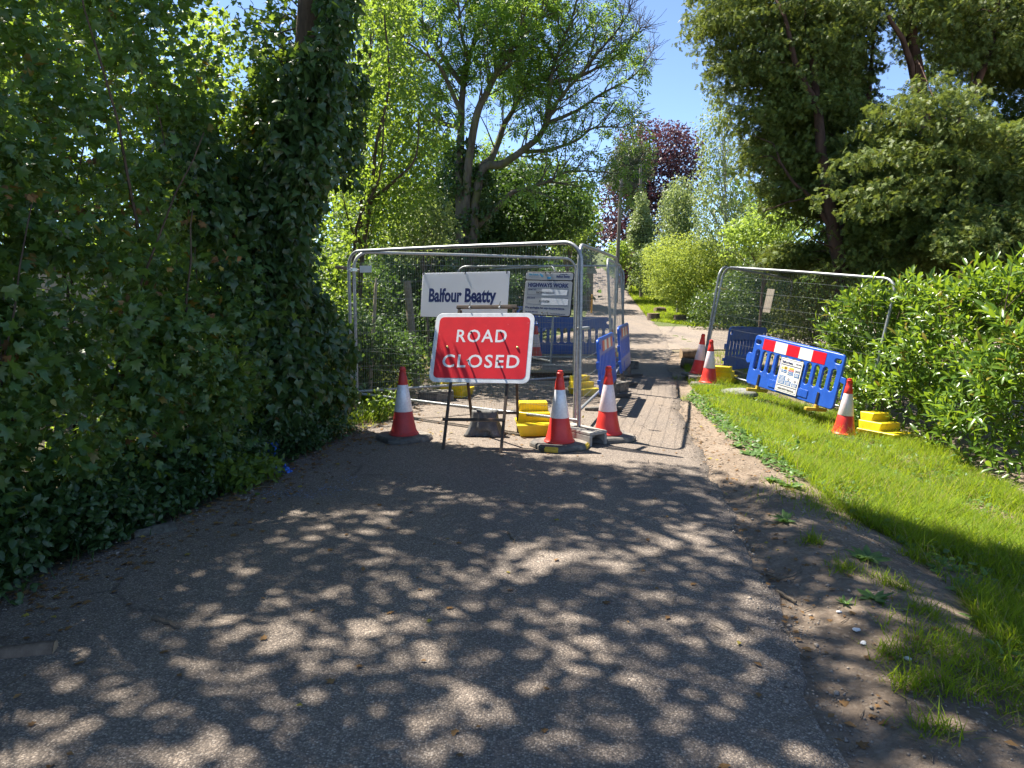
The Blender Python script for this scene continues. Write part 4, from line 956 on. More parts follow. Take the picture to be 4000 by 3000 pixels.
tree('dark_hedge', 'dark untrimmed hedge left of the far road beyond the enclosure', [(1860, 1260), (1880, 1060), (2080, 1020), (2180, 1050), (2285, 1075), (2290, 1130), (2200, 1190), (2060, 1240)], 30, 2.5, 130, .45, 90, 'ovate', .12, M['holly'], M['bark_brown'], base=(.8, 30), cat='hedge', crown='foliage', trunk=False, mg=.3)
tree('oak', 'mid green spreading trees filling in behind the ash trunk', [(1240, 1000), (1260, 420), (1400, 330), (1650, 420), (1800, 560), (2050, 590), (2260, 640), (2360, 760), (2330, 960), (1900, 1000)], 25, 3, 260, .62, 56, 'ovate', .13, M['oak'], M['bark_grey'], base=(-2.5, 25), trunk_r=.16)
tree('young_tree', 'small yellow green tree beside the tip of the ash branches', [(2120, 1000), (2170, 830), (2240, 740), (2310, 720), (2340, 780), (2330, 860), (2300, 920), (2240, 980)], 27, 2.2, 60, .5, 44, 'ovate', .12, M['lime'], M['bark_grey'], base=(2.0, 27.5), trunk_r=.08)

# ------------------------------------------------------------------ the big ash
ad = 17.0; ar = thing('ash_tree', 'large open crowned ash tree with dark spreading branches', 'tree', (-1.25, 17.2, 0))
LIMB = [([(1795, 1390), (1800, 1000), (1796, 723), (1800, 520), (1804, 380), (1829, 239), (1873, 108), (1930, -60), (1950, -300)], .15, .02, .6),
        ([(1815, 1100), (1825, 723), (1858, 463), (1902, 362), (1938, 289), (1981, 210), (2053, 130), (2140, 43), (2230, -120)], .12, .018, -1.2),
        ([(1830, 1050), (1870, 687), (1923, 615), (1967, 492), (2003, 434), (2046, 347), (2133, 280), (2240, 180), (2330, 60)], .11, .016, 1.5),
        ([(1830, 1150), (1872, 694), (1960, 644), (2032, 593), (2111, 528), (2140, 434), (2155, 289), (2198, 166), (2241, 43), (2290, -120)], .12, .016, -.6),
        ([(2032, 593), (2111, 528), (2176, 398), (2270, 289), (2357, 181), (2430, 94), (2470, 10)], .065, .010, -1.5),
        ([(2032, 593), (2140, 586), (2249, 550), (2321, 499), (2430, 497), (2480, 470)], .055, .008, .8),
        ([(2140, 480), (2249, 434), (2357, 362), (2466, 304), (2524, 239), (2545, 200)], .05, .008, 1.6),
        ([(2155, 330), (2260, 300), (2380, 240), (2470, 150), (2500, 110)], .045, .008, -.8),
        ([(1800, 320), (1750, 253), (1706, 181), (1677, 130), (1620, 43), (1570, -80)], .07, .012, 1.0),
        ([(1800, 440), (1740, 300), (1690, 230), (1640, 200), (1560, 140), (1480, 60)], .06, .010, -1.4),
        ([(1850, 900), (1990, 760), (2032, 745), (2140, 709), (2213, 672), (2357, 672), (2450, 690)], .07, .008, -1.2),
        ([(1829, 239), (1800, 120), (1790, 0), (1770, -150)], .05, .010, -1.0), ([(1938, 289), (1930, 150), (1985, 20), (2030, -160)], .05, .010, 1.4),
        ([(2046, 347), (2080, 200), (2090, 60), (2120, -120)], .045, .008, 2.0), ([(1720, 480), (1640, 400), (1560, 330), (1480, 300)], .05, .008, 1.6), ([(1804, 500), (1720, 480), (1690, 470)], .06, .045, 1.0)]
mb = MB(); LP, LA = [], []
def unitv(v): return v.normalized()
def rnd3(s=1.): return Vector(rng.normal(0, s, 3))
for pts, r0, r1, dz in LIMB:
    n = len(pts); P = [W(x, y, ad + dz * (i / (n - 1)) ** 1.2 + rng.normal(0, .06)) for i, (x, y) in enumerate(pts)]
    if pts[0][1] > 1300: P[0].z = -.05
    p = smoothpath(P, 4, .006); rs = np.linspace(r0 ** .7, r1 ** .7, len(p)) ** (1 / .7); mb.tube([q - ar.location for q in p], list(rs), 8)
    tot = sum((p[i + 1] - p[i]).length for i in range(len(p) - 1))
    for i in range(max(1, int(len(p) * .30)), len(p)):
        if EYE > p[i].z - 1.6: continue
        fr = i / len(p)
        for rep in range(2 if fr > .45 else 1):
            t = unitv(p[min(i + 1, len(p) - 1)] - p[i - 1]); side = unitv(rnd3().cross(t)); L = rng.uniform(.6, 1.35) * (1.25 - .5 * fr)
            if (lambda q: q[0] > 2440 + 90 * np.clip(q[1] / 240, -.5, 1))(proj(np.array(p[i] + t * L))[0]): L *= .35
            d = unitv(t * .75 + side * .8 + Vector((0, 0, .12))); q = p[i]; sub = [q]
            for k in range(5):
                d = unitv(d + rnd3(.16) + Vector((0, 0, .05))); q = q + d * L / 5; sub.append(q)
            mb.tube([a - ar.location for a in sub], list(np.linspace(min(.022, rs[i] * .6), .005, 6)), 5)
            for k in range(2, 6):
                for s2 in range(2):
                    dd = unitv(d * .6 + rnd3(.7)); tw = [sub[k], sub[k] + dd * .2, sub[k] + dd * .36 + Vector((0, 0, .04))]
                    if rng.random() < .55: mb.tube([a - ar.location for a in tw], [.006, .005, .004], 3, cap=False)
                    hi = (2 if sub[k].x < 1.2 else 1) + (rng.random() < .35)
                    if sub[k].x > .9 and rng.random() < .35: hi = 0
                    if sub[k].x < .4 and sub[k].z > 4.5: hi += 1
                    if sub[k].z < 3.6 and rng.random() < .5: hi = 0
                    for g_ in range(hi): LP.append(tuple(tw[rng.integers(1, 3)])); LA.append(tuple(unitv(dd + rnd3(.7) + Vector((0, 0, -.35)))))
mb.build('trunk', M['bark_grey'], ar, smooth=50)
LP = np.array(LP); LA = np.array(LA); ok_ = (lambda q: q[:, 0] + 20 * np.sin(q[:, 1] * .02) < 2420 + 100 * np.clip(q[:, 1] / 240, -.5, 1))(proj(LP)); LP, LA = LP[ok_], LA[ok_]; v, f = leaves('ash', LP, LA, rdir(len(LP)) * .6 + np.array([0, 0, 1.]), rng.uniform(.20, .33, len(LP)))
crown(ar, 'crown', [(v, f)], M['ash'])
Cv = np.array([tuple(W(x, y, ad + rng.uniform(-.2, .5))) for x, y in [(1800 + rng.normal(0, 28), rng.uniform(560, 1200)) for _ in range(70)] + [(1865 + rng.normal(0, 22) + (900 - yy) * .12, yy) for yy in rng.uniform(650, 1100, 36)]])
crown(ar, 'ivy', [cloud(Cv, .22, 40, 'ivy', .09, up=.3, droop=.8)], M['ivy'])

# ------------------------------------------------------------------ far centre
tree('conifer', 'dark evergreen tree beyond the pit left of the telegraph pole', [(2160, 1060), (2190, 900), (2250, 830), (2330, 820), (2350, 920), (2340, 1010), (2300, 1060)], 42, 3, 70, .8, 46, 'rhomb', .20, M['yew_hedge'], M['bark_brown'], base=(4.6, 42), trunk_r=.15)
tree('pine', 'dull dark pine crown in front of the copper beech', [(2360, 740), (2380, 620), (2430, 550), (2500, 540), (2545, 620), (2550, 700), (2500, 730), (2430, 740)], 58, 4, 70, 1.0, 50, 'rhomb', .26, M['pine'], M['bark_brown'], base=(10.4, 58), trunk_r=.25)
tree('copper_beech', 'tall purple leaved beech tree in the far centre', [(2310, 980), (2330, 830), (2370, 690), (2400, 560), (2480, 480), (2560, 460), (2680, 500), (2745, 550), (2760, 680), (2720, 780), (2660, 900), (2600, 980), (2420, 1000)], 66, 6, 230, 1.15, 66, 'rhomb', .30, M['copper'], M['bark_grey'], base=(12.4, 66), trunk_r=.35)
tree('purple_shrub', 'low dark purple shrub beside the blue lidded bin', [(2405, 1100), (2410, 1000), (2440, 970), (2500, 985), (2515, 1060), (2490, 1110)], 52, 2, 36, .5, 60, 'rhomb', .20, M['copper'], M['bark_brown'], base=(8.7, 52), trunk_r=.05, cat='shrub')
tree('garden_shrub', 'bright green shrub at the foot of the telegraph pole', [(2360, 1050), (2375, 960), (2420, 930), (2470, 950), (2470, 1030), (2400, 1080)], 47.5, 1.5, 34, .45, 50, 'rhomb', .19, M['lime'], M['bark_brown'], base=(7.0, 47.5), trunk_r=.05, cat='shrub')
ivp = tree('ivy_pole', 'old pole engulfed in variegated cream and green ivy', [(2497, 655), (2508, 655), (2512, 740), (2528, 800), (2552, 880), (2555, 985), (2452, 990), (2456, 880), (2482, 800), (2494, 740)], 49, 1.2, 130, .32, 60, 'rhomb', .16, M['variegated'], M['pole'], base=(8.85, 49), trunk_r=.12, cat='pole', nb=0, crown='ivy', up=.2)
mb = MB(); pt = W(2502, 640, 49) - ivp.location; mb.tube([(0, 0, 0), pt], [.12, .09], 8).build('pole_shaft', M['pole'], ivp, smooth=50)
tree('birch', 'drooping pale green birch left of the taller birch', [(2555, 990), (2565, 880), (2590, 790), (2620, 710), (2660, 680), (2700, 720), (2720, 800), (2740, 980)], 40, 3, 120, .62, 58, 'rhomb', .15, M['birch'], M['bark_birch'], base=(9.3, 40), trunk_r=.11, droop=1.2, flat=1.1)
tree('birch', 'tall thin crowned birch against the blue sky', [(2700, 990), (2690, 820), (2715, 640), (2740, 480), (2745, 370), (2790, 320), (2840, 360), (2870, 520), (2900, 640), (2960, 800), (3000, 980)], 36, 3.5, 190, .5, 40, 'rhomb', .13, M['birch'], M['bark_birch'], base=(10.8, 36), trunk_r=.11, droop=1.2, flat=1.1, nb=26)
tree('golden_hedge', 'bright golden green clipped hedge along the right of the far road', [(2540, 1140), (2528, 1020), (2560, 950), (2680, 928), (2820, 945), (2920, 1000), (2920, 1130), (2800, 1190), (2700, 1215), (2600, 1168)], 37, 4.5, 230, .62, 130, 'rhomb', .12, M['privet'], M['bark_brown'], base=(9.8, 37), trunk_r=.08, cat='hedge', crown='foliage', trunk=False, mg=.3, out=1.0, shell=.85, up=.5)
tree('far_hedge', 'duller olive clipped hedge where the far road bends', [(2474, 1120), (2478, 985), (2530, 950), (2580, 960), (2575, 1140), (2530, 1145)], 47, 4, 90, .68, 66, 'rhomb', .16, M['hedge_dull'], M['bark_brown'], base=(9.2, 47), trunk_r=.08, cat='hedge', crown='foliage', trunk=False, mg=.3, out=1.0, shell=.85)
tree('yew_hedge', 'dark clipped evergreen hedge behind the two upright logs', [(2700, 1262), (2700, 1190), (2770, 1120), (2880, 1040), (3000, 985), (3150, 1000), (3160, 1290), (2900, 1292)], 31, 3.5, 210, .56, 120, 'rhomb', .11, M['yew_hedge'], M['bark_brown'], base=(10.4, 31), trunk_r=.08, cat='hedge', crown='foliage', trunk=False, mg=.3, out=1.0, shell=.85, up=.4)
tree('cherry_laurel', 'lime green loose shrub above the dark clipped hedge', [(2820, 1010), (2830, 880), (2900, 810), (3000, 760), (3120, 800), (3180, 900), (3150, 1010), (3000, 1040)], 27, 3, 90, .5, 50, 'ovate', .13, M['lime'], M['bark_brown'], base=(9.4, 27), trunk_r=.07, cat='shrub')
# ------------------------------------------------------------------ yews and scrub on the right
st1 = [([W(3305, 1360, 13.6), W(3285, 1050, 13.5), W(3250, 880, 13.5), W(3215, 640, 13.6), W(3195, 420, 13.9), W(3165, 150, 14.6), W(3140, -250, 15.4)], .15, .05),
       ([W(3262, 925, 13.5), W(3190, 800, 13.5), W(3080, 690, 13.5), W(3020, 560, 13.8)], .05, .012), ([W(3195, 420, 13.9), W(3120, 270, 13.9), W(3060, 60, 14.2), W(2980, -120, 15.)], .07, .02),
       ([W(3270, 960, 13.6), W(3330, 700, 14.6), W(3380, 450, 15.8), W(3420, 100, 16)], .09, .03), ([W(3232, 760, 13.55), W(3080, 790, 13.4), W(2970, 830, 13.4)], .02, .006), ([W(3272, 980, 13.5), W(3170, 930, 13.2), W(3120, 880, 13.2)], .02, .005)]
def yewtree(label, polys, base, stems, inner, nb=9, per=125, ls=.105):
    root = thing('yew_tree', label, 'tree', (base[0], base[1], float(gz(*base)) - .05)); parts = []; mb = MB(); allp = [q for s, _, _ in stems for q in smoothpath(s, 4)]
    for s, r0, r1 in stems:
        p = smoothpath([Vector(q) - root.location for q in s], 5, .012); mb.tube(p, list(np.linspace(r0, r1, len(p))), 9)
    for poly, d, th, n, cr in polys:
        C = fill(poly, n, d, th, cr * 1.05); ax = np.array([tuple(min(allp, key=lambda q: (q - Vector(c)).length)) for c in C])
        hd_ = C - ax; hd_[:, 2] = 0; hd_ = unit(unit(hd_) + rdir(n) * np.array([.9, .9, 0])); sd_ = np.stack([-hd_[:, 1], hd_[:, 0], 0 * hd_[:, 0]], 1)
        sub = []
        for t in np.linspace(-1, 1, 6):
            for w_ in ((0,) if abs(t) > .7 else (-.45, .45)):
                L = cr * 1.25 * rng.uniform(.8, 1.2, (n, 1)); q = C + hd_ * L * t + sd_ * L * w_ * (1 - .4 * t) - np.array([[0, 0, 1]]) * (L * (.32 * (t + .3) ** 2 + .25 * w_ * w_)); sub.append(q)
        sub = np.concatenate(sub); v, f = cloud(sub, cr * .27 * rng.uniform(.7, 1.3, len(sub)), max(6, int(per / 10)), 'spray', ls, up=1.0, out=.25, shell=.2, droop=.55, flat=.7); parts.append((v, f))
        for e in C[rng.choice(n, min(nb, n), False)]:
            ev = Vector(e); s = min(allp, key=lambda q: (q - ev - Vector((0, 0, -.6))).length); branchy(mb, s - root.location, [at0(e, root)], .018, .005)
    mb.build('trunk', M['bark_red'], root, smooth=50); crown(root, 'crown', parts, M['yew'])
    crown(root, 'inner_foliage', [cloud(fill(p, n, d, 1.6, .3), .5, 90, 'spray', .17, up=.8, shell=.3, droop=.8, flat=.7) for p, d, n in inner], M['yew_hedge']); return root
yewtree('tall yew with a reddish leaning trunk behind the leaning panel', [([(2720, -250), (2670, 60), (2690, 200), (2800, 280), (2770, 390), (2850, 470), (2840, 620), (2900, 760), (3020, 850), (3160, 900), (3320, 900), (3440, 700), (3460, -250)], 15.2, 2.6, 400, .44),
         ([(2930, 1040), (3000, 900), (3150, 880), (3260, 940), (3240, 1060), (3080, 1120)], 15.6, 1.5, 50, .36)], (W(3305, 1360, 13.6).x, 13.6), st1, [([(2960, 500), (3060, 100), (3100, -250), (3420, -250), (3400, 600), (3380, 900), (3200, 860), (3020, 760)], 16.6, 130)])
st2 = [([W(3640, 1350, 14.5), W(3620, 800, 14.6), W(3600, 400, 14.8), W(3540, 0, 15), W(3500, -300, 15)], .20, .06), ([W(3620, 800, 14.6), W(3760, 450, 14.6), W(3880, 150, 15), W(3900, -200, 15.3)], .12, .03),
       ([W(3610, 600, 14.7), W(3560, 250, 14.2), W(3470, 60, 14)], .09, .03)]
yewtree('broad dark yew filling the upper right behind the laurel', [([(3150, 760), (3300, 430), (3430, 230), (3600, 150), (3800, 230), (4000, 400), (4400, 450), (4400, 1000), (3500, 1000)], 12.4, 1.8, 130, .42), ([(3120, 1130), (3300, 760), (3430, 540), (3700, 440), (4100, 380), (4500, 500), (4500, 1130), (3700, 1180), (3350, 1180)], 14, 3.0, 400, .5),
         ([(3370, -250), (3360, 150), (3500, 230), (3900, 380), (4200, 480), (4500, 400), (4500, -250)], 15.5, 2.6, 250, .48), ([(3560, 1010), (3640, 760), (3900, 700), (4150, 760), (4150, 1060), (3800, 1100)], 11.6, 1.2, 70, .40)], (W(3640, 1350, 14.5).x, 14.5), st2, [([(3120, 1180), (3280, 700), (3420, 420), (3700, 380), (4100, 350), (4500, 300), (4500, 1200)], 16.5, 330), ([(3560, 330), (3600, 60), (3700, -250), (4500, -250), (4500, 450), (4000, 440)], 17, 110)])
tree('scrub', 'tangled olive brown scrub seen through the leaning mesh panel', [(2960, 1420), (3000, 1180), (3060, 1090), (3200, 1060), (3400, 1080), (3420, 1430)], 15.6, 1.6, 120, .34, 44, 'ovate', .062, M['straggle'], M['timber_pale'], base=(6.6, 15.6), trunk_r=.03, cat='shrub', nb=60)

# laurel hedge: shoots of long glossy leaves
lr = thing('laurel_hedge', 'glossy bright green laurel hedge at the right edge of the photo', 'hedge', (5.6, 8, -.35))
LX = tab([[4.5, 5.0], [6, 4.95], [8.4, 4.98], [9.4, 5.08], [10.3, 4.85], [11.2, 5.0], [12, 5.6], [12.6, 6.4]]); LZ = tab([[4.5, 2.1], [7, 1.72], [8.5, 1.55], [10, 1.42], [11.2, 1.35], [12.6, 1.2]])
n = 1750; y = rng.uniform(5.4, 12.4, n); dep = rng.uniform(0, 1, n) ** 1.6 * 1.3; z = rng.uniform(-.25, 1, n); zt = LZ(y); z = -.30 + (zt + .30) * rng.uniform(0, 1, n) ** .85
bul = .16 * np.sin(y * 3.1 + z * 2) + .10 * np.sin(z * 5 + y); x = LX(y) + dep + bul + .10 + .25 * (z / zt) ** 3 - .10 * (z < .25)
top = rng.random(n) < .25; z = np.where(top, zt - rng.uniform(0, .2, n), z); x = np.where(top, LX(y) + rng.uniform(.1, 1.6, n), x)
SB = np.stack([x, y, z], 1); SD = unit(np.stack([-rng.uniform(.1, 1.0, n) * (~top), rng.normal(-.15, .45, n), rng.uniform(.25, 1.0, n)], 1)); SL = rng.uniform(.22, .46, n)
k = 12; P, A, N = [], [], []; mb = MB()
for i in range(n):
    d = SD[i]; u = unit(np.cross(d, [.3, .2, 1.])); v_ = np.cross(d, u); ph = rng.uniform(0, 6.28)
    if i % 3 == 0: mb.tube([at0(SB[i], lr) - d * .25, at0(SB[i], lr) + d * SL[i] * .9], [.006, .003], 4, cap=False)
    for j in range(k):
        t = (j + .5) / k; a = ph + j * 2.4; o_ = u * math.cos(a) + v_ * math.sin(a); ax = d * (.35 + .75 * t) + o_ * (1.05 - .45 * t) + rng.normal(0, .12, 3)
        P.append(SB[i] + d * SL[i] * t); A.append(ax); N.append(d * 1.0 - o_ * .3 + np.array([0, 0, .55]) + rng.normal(0, .2, 3))
P = np.array(P); v, f = leaves('laurel', P, np.array(A), np.array(N), (lw := rng.uniform(.09, .18, len(P))), lw * .85)
mb.build('stems', M['bark_brown'], lr)['kind'] = 'stuff'; crown(lr, 'foliage', [(v, f)], M['laurel'])

# woods closing the view far off
FW = []
for a0, a1, d0, d1, nn in ((-1200, 2330, 40, 70, 260), (2860, 5200, 34, 60, 190)):
    for i in range(nn):
        d = rng.uniform(d0, d1); px = rng.uniform(a0, a1); p = W(px, 1100, d); FW.append((p.x, d, float(gz(p.x, d)) + rng.uniform(0, 7 if a0 < 0 else 8.5)))
FW = np.array(FW); v, f = cloud(FW, 1.9, 62, 'rhomb', .5, shell=.7)
tag(crownobj('far_wood', [(v, f)], M['holly']), 'green wood closing the view beyond the gardens', 'wood', kind='stuff')

# ------------------------------------------------------------------ grass, weeds, litter
def gpoly(pp): return [tuple(G(*p).xy) for p in pp]
def scatter(poly, n, mask=None):
    a = np.array(poly); out = np.zeros((0, 2))
    while len(out) < n:
        q = rng.uniform(a.min(0), a.max(0), (n * 2, 2)); q = q[inpoly(q, poly)]
        if mask is not None: q = q[rng.random(len(q)) < mask(q)]
        out = np.concatenate([out, q])
    return out[:n]
def blades(q, h, wd, lean=.45):
    n = len(q); P = np.stack([q[:, 0], q[:, 1], gz(q[:, 0], q[:, 1]) - .004], 1)
    a = rng.uniform(0, 6.28, n); ln = rng.uniform(0, lean, n) + .12
    A = np.stack([np.cos(a) * ln, np.sin(a) * ln, np.ones(n)], 1); N = np.stack([np.cos(a), np.sin(a), -ln], 1)
    return leaves('blade', P, A, N, h, wd)
VG = gpoly([(2672, 1432), (2790, 1474), (3000, 1545), (3430, 1650), (3640, 1735), (4000, 1950), (4150, 2040), (4150, 3000), (4060, 2800), (3880, 2560), (3740, 2330), (3520, 2130), (3270, 1985), (3100, 1840), (2930, 1720), (2780, 1600), (2690, 1500)])
mk = lambda q: np.clip(.42 + 1.1 * wob(q[:, 0], q[:, 1], 3.2), .04, 1)
q1 = scatter(VG, 105000, mk); hh = (.075 + .05 * np.clip(wob(q1[:, 0] + 3, q1[:, 1], 2.2) + .3, 0, 1.4)) * rng.uniform(.55, 1.5, len(q1)) * np.where(q1[:, 1] < 6.8, 1.35, 1)
parts = [blades(q1, hh, rng.uniform(.004, .008, len(q1)), .8)]
ql = scatter(VG, 9000, lambda q: np.clip(wob(q[:, 0] * 1.7, q[:, 1], 4.) - .05, 0, .5) * 2); parts.append(blades(ql, rng.uniform(.13, .27, len(ql)), rng.uniform(.003, .006, len(ql)), .7))
tuft = [];
for px, py, nn, sp in ((3230, 1950, 600, .22), (3300, 2010, 600, .2), (3640, 2560, 200, .10), (3740, 2520, 500, .16), (3860, 2640, 400, .14), (3940, 2740, 300, .12), (3300, 2230, 150, .05), (3170, 2120, 130, .04), (3620, 2400, 150, .05), (3480, 2560, 120, .04), (3550, 2680, 160, .05), (3700, 2690, 200, .06), (3420, 2060, 300, .07), (3500, 2290, 200, .06), (3590, 2190, 200, .06), (3650, 2860, 120, .05), (2650, 1560, 200, .1), (2620, 1480, 200, .15), (2560, 1420, 120, .12)):
    g = G(px, py); tuft.append(np.stack([rng.normal(g.x, sp, nn), rng.normal(g.y, sp, nn)], 1))
q2 = np.concatenate(tuft); q2 = q2[q2[:, 0] > XR(q2[:, 1]) + .03]; parts.append(blades(q2, rng.uniform(.03, .13, len(q2)), rng.uniform(.003, .006, len(q2)), 1.0))
LG = [(-2.6, 7.9), (-1.75, 7.8), (-1.55, 8.8), (-1.45, 10.3), (-1.9, 11.5), (-3.2, 11.5), (-3.4, 9)]
q3 = scatter(LG, 13000, mk); parts.append(blades(q3, rng.uniform(.07, .26, len(q3)), rng.uniform(.005, .009, len(q3)), .8))
IG = [(-2.6, 11.5), (-1.0, 11.3), (-.6, 14), (-.2, 16), (-3, 17), (-4, 13)]
q4 = scatter(IG, 9000, mk); parts.append(blades(q4, rng.uniform(.06, .25, len(q4)), rng.uniform(.006, .012, len(q4)), .8))
FG = gpoly([(2462, 1112), (2560, 1140), (2690, 1225), (2800, 1240), (3000, 1280), (3200, 1320), (3050, 1318), (2850, 1292), (2690, 1272), (2545, 1256), (2500, 1205), (2455, 1145)])
q5 = scatter(FG, 42000); parts.append(blades(q5, rng.uniform(.08, .24, len(q5)), rng.uniform(.015, .03, len(q5)), .8))
BG = [(4.2, 11.6), (9, 12), (14, 19), (5.2, 19), (4.2, 15)]
q6 = scatter(BG, 9000, mk); parts.append(blades(q6, rng.uniform(.06, .2, len(q6)), rng.uniform(.006, .012, len(q6)), .8))
tag(crownobj('grass', parts, M['grass']), 'lush green grass growing on the verges', 'grass', kind='stuff')
# low broad leaved plants in the turf edge
EDGE = [(2700, 1530), (2790, 1590), (2900, 1680), (3040, 1790), (3150, 1870), (3080, 1880), (2960, 1800), (2850, 1720), (2740, 1620), (2680, 1560)]
qe = scatter(gpoly(EDGE), 1500); qf = np.concatenate([qe, scatter(VG, 4200, lambda q: np.clip(.5 - 1.2 * wob(q[:, 0], q[:, 1], 3.2), .1, 1))]); Pe = np.stack([qf[:, 0], qf[:, 1], gz(qf[:, 0], qf[:, 1]) + rng.uniform(.005, .06, len(qf))], 1)
ax = rdir(len(Pe)) * np.array([1, 1, .35]); tag(crownobj('ground_cover', [leaves('ovate', Pe, ax, np.array([0, 0, 1.]) + rdir(len(Pe)) * .4, rng.uniform(.03, .07, len(Pe)))], M['weed']), 'low broad leaved weeds creeping along the turf edge', 'ground cover', kind='stuff')
def rosette(label, px, py, R, n, tpl='dock', mat='weed', rise_=.35, name='weed'):
    g = G(px, py); root = thing(name, label, 'weed', g); a = rng.uniform(0, 6.28, n); s = rng.uniform(.6, 1, n) * R
    A = np.stack([np.cos(a), np.sin(a), rng.uniform(.05, rise_ * 1.6, n)], 1); N = np.stack([-np.cos(a) * .3, -np.sin(a) * .3, np.ones(n)], 1) + rng.normal(0, .25, (n, 3))
    v, f = leaves(tpl, np.tile([[0, 0, .008]], (n, 1)) + rng.normal(0, .008, (n, 3)) * [1, 1, 0], A, N, s); crownobj('leaves', [(v, f)], M[mat], root); return root
for lb, px, py, R, n in (('broad rosette weed on the dirt in line with the tarmac bend', 3070, 2035, .13, 16), ('large serrated weed at the grass edge right of the bare dirt', 3385, 2185, .15, 22), ('flat dark rosette weed alone in the middle of the dirt', 3415, 2345, .11, 20), ('small upright weed just left of the flat dark rosette', 3300, 2365, .06, 12), ('leafy sunlit weed clump on the dirt near the fence shadow', 2935, 1780, .14, 22), ('second sunlit weed clump nearer the tarmac and the fence shadow', 2880, 1745, .10, 16), ('dark leafy weed patch at the shaded turf corner', 3080, 1900, .13, 24), ('ragged weed under the turf corner next to the dirt', 3010, 1880, .11, 18), ('pale broad leaved plant in front of the sunken cone', 3310, 1700, .12, 14), ('dock plant with upright leaves at the bottom of the left hedge', 40, 2270, .16, 12), ('tiny weed seedling growing on the tarmac', 1750, 2725, .03, 8)): rosette(lb, px, py, R, n, rise_=.9 if 'upright' in lb or 'pale' in lb else .3)
# plants along the foot of the left hedge
qh = []
for i in range(330):
    t = rng.uniform(0, 1.02); p = HA + (HB - HA) * t + hn * rng.uniform(-.35, .20); qh.append((p[0], p[1], float(gz(*p)) + rng.uniform(.03, .38)))
tag(crownobj('undergrowth', [cloud(np.array(qh), .17, 60, 'ovate', .052, up=.8, shell=.2, flat=.7), blades(np.array(qh)[rng.choice(330, 2600)][:, :2] + rng.normal(0, .1, (2600, 2)), rng.uniform(.1, .3, 2600), .006, .9)], M['ivy']), 'dark nettles and leafy plants along the hedge foot', 'undergrowth', kind='stuff')
for lb, px, py, R in (('sunlit light green seedlings at the road edge under the hedge', 930, 1890, .17), ('smaller light green seedlings beside the blue netting', 1010, 1850, .14), ('yellowish green leafy plant at the end of the left hedge', 1480, 1610, .2)):
    g = G(px, py + 40); r = thing('plant', lb, 'plant', g); v, f = cloud(np.array([g + Vector((rng.normal(0, R * .7), rng.normal(0, R * .5), rng.uniform(.05, R * 1.6))) for _ in range(16)]), .11, 20, 'ovate', .06, up=.9, shell=.2); crown(r, 'leaves', [(v, f)], M['hazel'])
for k, (px, py, lb) in enumerate(((1045, 1770, 'scrap of blue netting highest up in the hedge foot'), (1090, 1830, 'crumpled blue netting lying at the tarmac edge'), (600, 1855, 'blue netting tangled in the dark hedge bottom further left'), (750, 1850, 'blue netting caught in leaves between the other scraps'), (960, 1720, 'thin blue netting strip hanging in the hedge'))):
    g = G(px, py + 25); bm = bmesh.new(); bmesh.ops.create_grid(bm, x_segments=10, y_segments=10, size=.07)
    for v in bm.verts: v.co += Vector(rng.normal(0, .011, 3)); v.co.z += .05 + .04 * math.sin(v.co.x * 60 + k) * math.cos(v.co.y * 45)
    for fc in [f_ for f_ in bm.faces if rng.random() < .4]: bm.faces.remove(fc)
    me = bpy.data.meshes.new('netting'); bm.to_mesh(me); bm.free(); me.materials.append(M['netting']); o = meshobj('blue_netting', me); o.location = g + Vector((.06, -.04, .0 if k == 1 else .10)); o.rotation_euler = (.9 if k != 1 else .15, 0, k); tag(o, lb, 'netting', 'scraps of blue netting')
# fallen leaves and twigs
n = 1500; t = rng.uniform(0, 1, n); yy = 1.6 + 8.4 * rng.uniform(0, 1, n); xx = XL(yy) + np.abs(rng.normal(0, .28, n)) + .02
n2 = 170; y2 = rng.uniform(1.5, 9, n2); x2 = XL(y2) + (XR(y2) - XL(y2)) * rng.uniform(0, 1, n2)
n3 = 260; y3 = rng.uniform(2, 9, n3); x3 = XR(y3) + np.abs(rng.normal(.1, .35, n3)); n4 = 260; y4 = rng.uniform(7.2, 12.4, n4); x4 = rng.uniform(-1.7, .9, n4)
Q = np.stack([np.concatenate([xx, x2, x3, x4]), np.concatenate([yy, y2, y3, y4])], 1)
on = (Q[:, 0] < XR(Q[:, 1]) + .02) & (Q[:, 0] > XL(Q[:, 1])); Pz = np.where(on, roadz(Q[:, 0], Q[:, 1]), gz(Q[:, 0], Q[:, 1])) + .008
P = np.stack([Q[:, 0], Q[:, 1], Pz], 1); ax = rdir(len(P)) * np.array([1, 1, .12])
small = rng.random(len(P)) < .55
pa = leaves('maple', P[~small], ax[~small], np.array([0, 0, 1.]) + rdir((~small).sum()) * .3, rng.uniform(.018, .048, (~small).sum())); pb_ = leaves('rhomb', P[small], ax[small], np.array([0, 0, 1.]) + rdir(small.sum()) * .3, rng.uniform(.02, .05, small.sum()))
bq = np.array([tuple(G(*p) + Vector((0, 0, .012))) for p in ((920, 2200), (925, 2262), (345, 2310), (1735, 1898), (2038, 1990), (855, 2065), (660, 2290), (950, 2395), (1990, 2505), (1180, 1985), (760, 2150), (1420, 2450), (1610, 2760), (2180, 2960), (1560, 2860))])
bl = leaves('maple', bq, rdir(15) * [1, 1, .1], np.array([0, 0, 1.]) + rdir(15) * .35, rng.uniform(.045, .075, 15))
tag(crownobj('leaf_litter', [pa, pb_, bl], M['litter']), 'dry fallen leaves scattered on the tarmac and dirt', 'leaf litter', kind='stuff')
mb = MB()
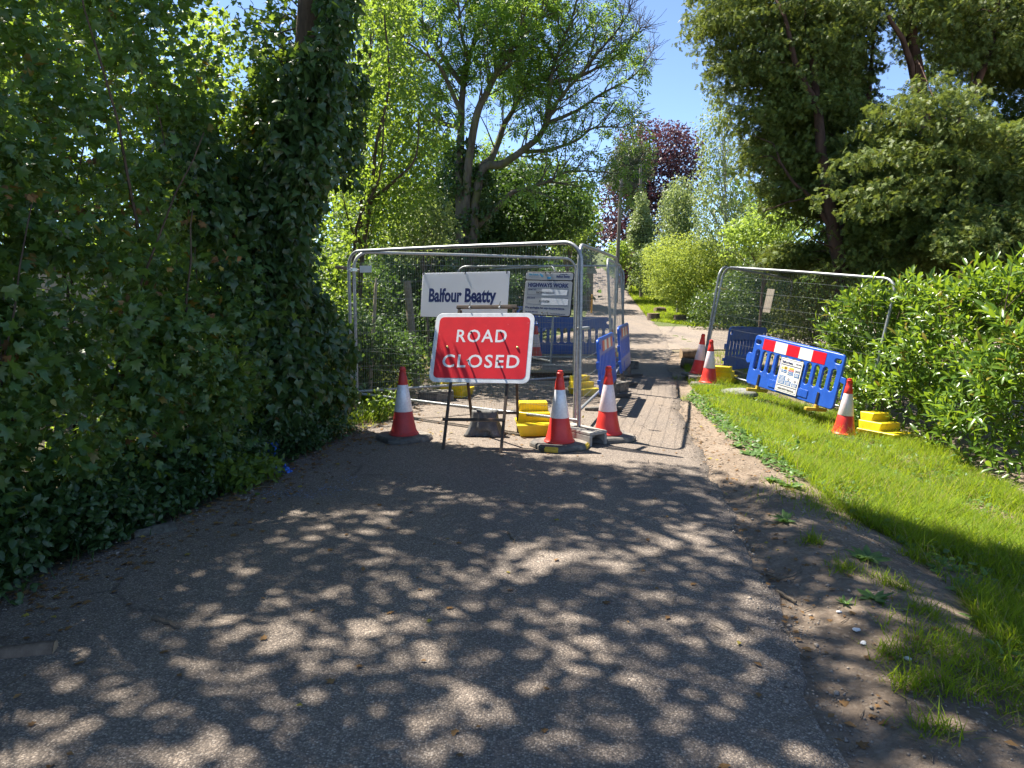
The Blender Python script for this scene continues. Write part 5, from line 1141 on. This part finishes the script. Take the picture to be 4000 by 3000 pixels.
for i in range(520):
    m_ = rng.random()
    yv = rng.uniform(1.7, 10) if m_ < .8 else rng.uniform(7.2, 12); xv = float(XL(yv)) + abs(rng.normal(0, .4)) if m_ < .4 else (float(XR(yv)) + rng.normal(.12, .25) if m_ < .7 else rng.uniform(float(XL(yv)), float(XR(yv))))
    zv = float(roadz(xv, yv)) if XL(yv) < xv < XR(yv) else float(gz(xv, yv)); a = rng.uniform(0, 6.28); L = rng.uniform(.02, .10) * (1.6 if rng.random() < .12 else 1); d = Vector((math.cos(a), math.sin(a), 0)) * L; p = Vector((xv, yv, zv + .006))
    mb.tube([p, p + d * .5 + Vector((0, 0, rng.uniform(0, .008))), p + d], [.0024, .0022, .001], 4, cap=False)
tag(mb.build('twig_litter', M['stick']), 'small dead twigs scattered on the tarmac and dirt', 'twigs', kind='stuff')
# faint blue spray marks left on the tarmac
q = []
for px, py, sx, sy, nn in ((1120, 1945, 60, 8, 110), (1290, 1925, 30, 6, 70), (1370, 1890, 25, 8, 30), (1180, 1955, 80, 6, 80)):
    for i in range(nn):
        g = G(px + rng.normal(0, sx), py + rng.normal(0, sy)); q.append((g.x, g.y, float(roadz(g.x, g.y)) + .006))
q = np.array(q); q = q[q[:, 0] > XL(q[:, 1])]
tag(crownobj('paint_flecks', [leaves('rhomb', q, rdir(len(q)) * np.array([1, 1, .05]), np.tile([[0, 0, 1.]], (len(q), 1)), rng.uniform(.006, .022, len(q)))], M['spray_blue']), 'faint blue spray paint flecks on the tarmac', 'paint flecks', kind='stuff')
# grit and crumbled stones along the verge and the tarmac edges
n = 5200; yy = 1.6 + 9 * rng.uniform(0, 1, n) ** 1.3; k = rng.random(n)
xx = np.where(k < .55, XR(yy) + rng.uniform(.02, 1.2, n), np.where(k < .82, XR(yy) + rng.normal(.02, .07, n), XL(yy) + np.abs(rng.normal(0, .22, n))))
on = (xx < XR(yy) + .01) & (xx > XL(yy)); P = np.stack([xx, yy, np.where(on, roadz(xx, yy), gz(xx, yy)) + .002], 1)
tag(crownobj('grit', [leaves('stone', P, rdir(n) * np.array([1, 1, .2]), np.array([0, 0, 1.]) + rdir(n) * .3, rng.uniform(.005, .016, n) * np.where(rng.random(n) < .05, 2.2, 1))], M['grit']), 'small loose stones on the dirt and tarmac edge', 'grit', kind='stuff')
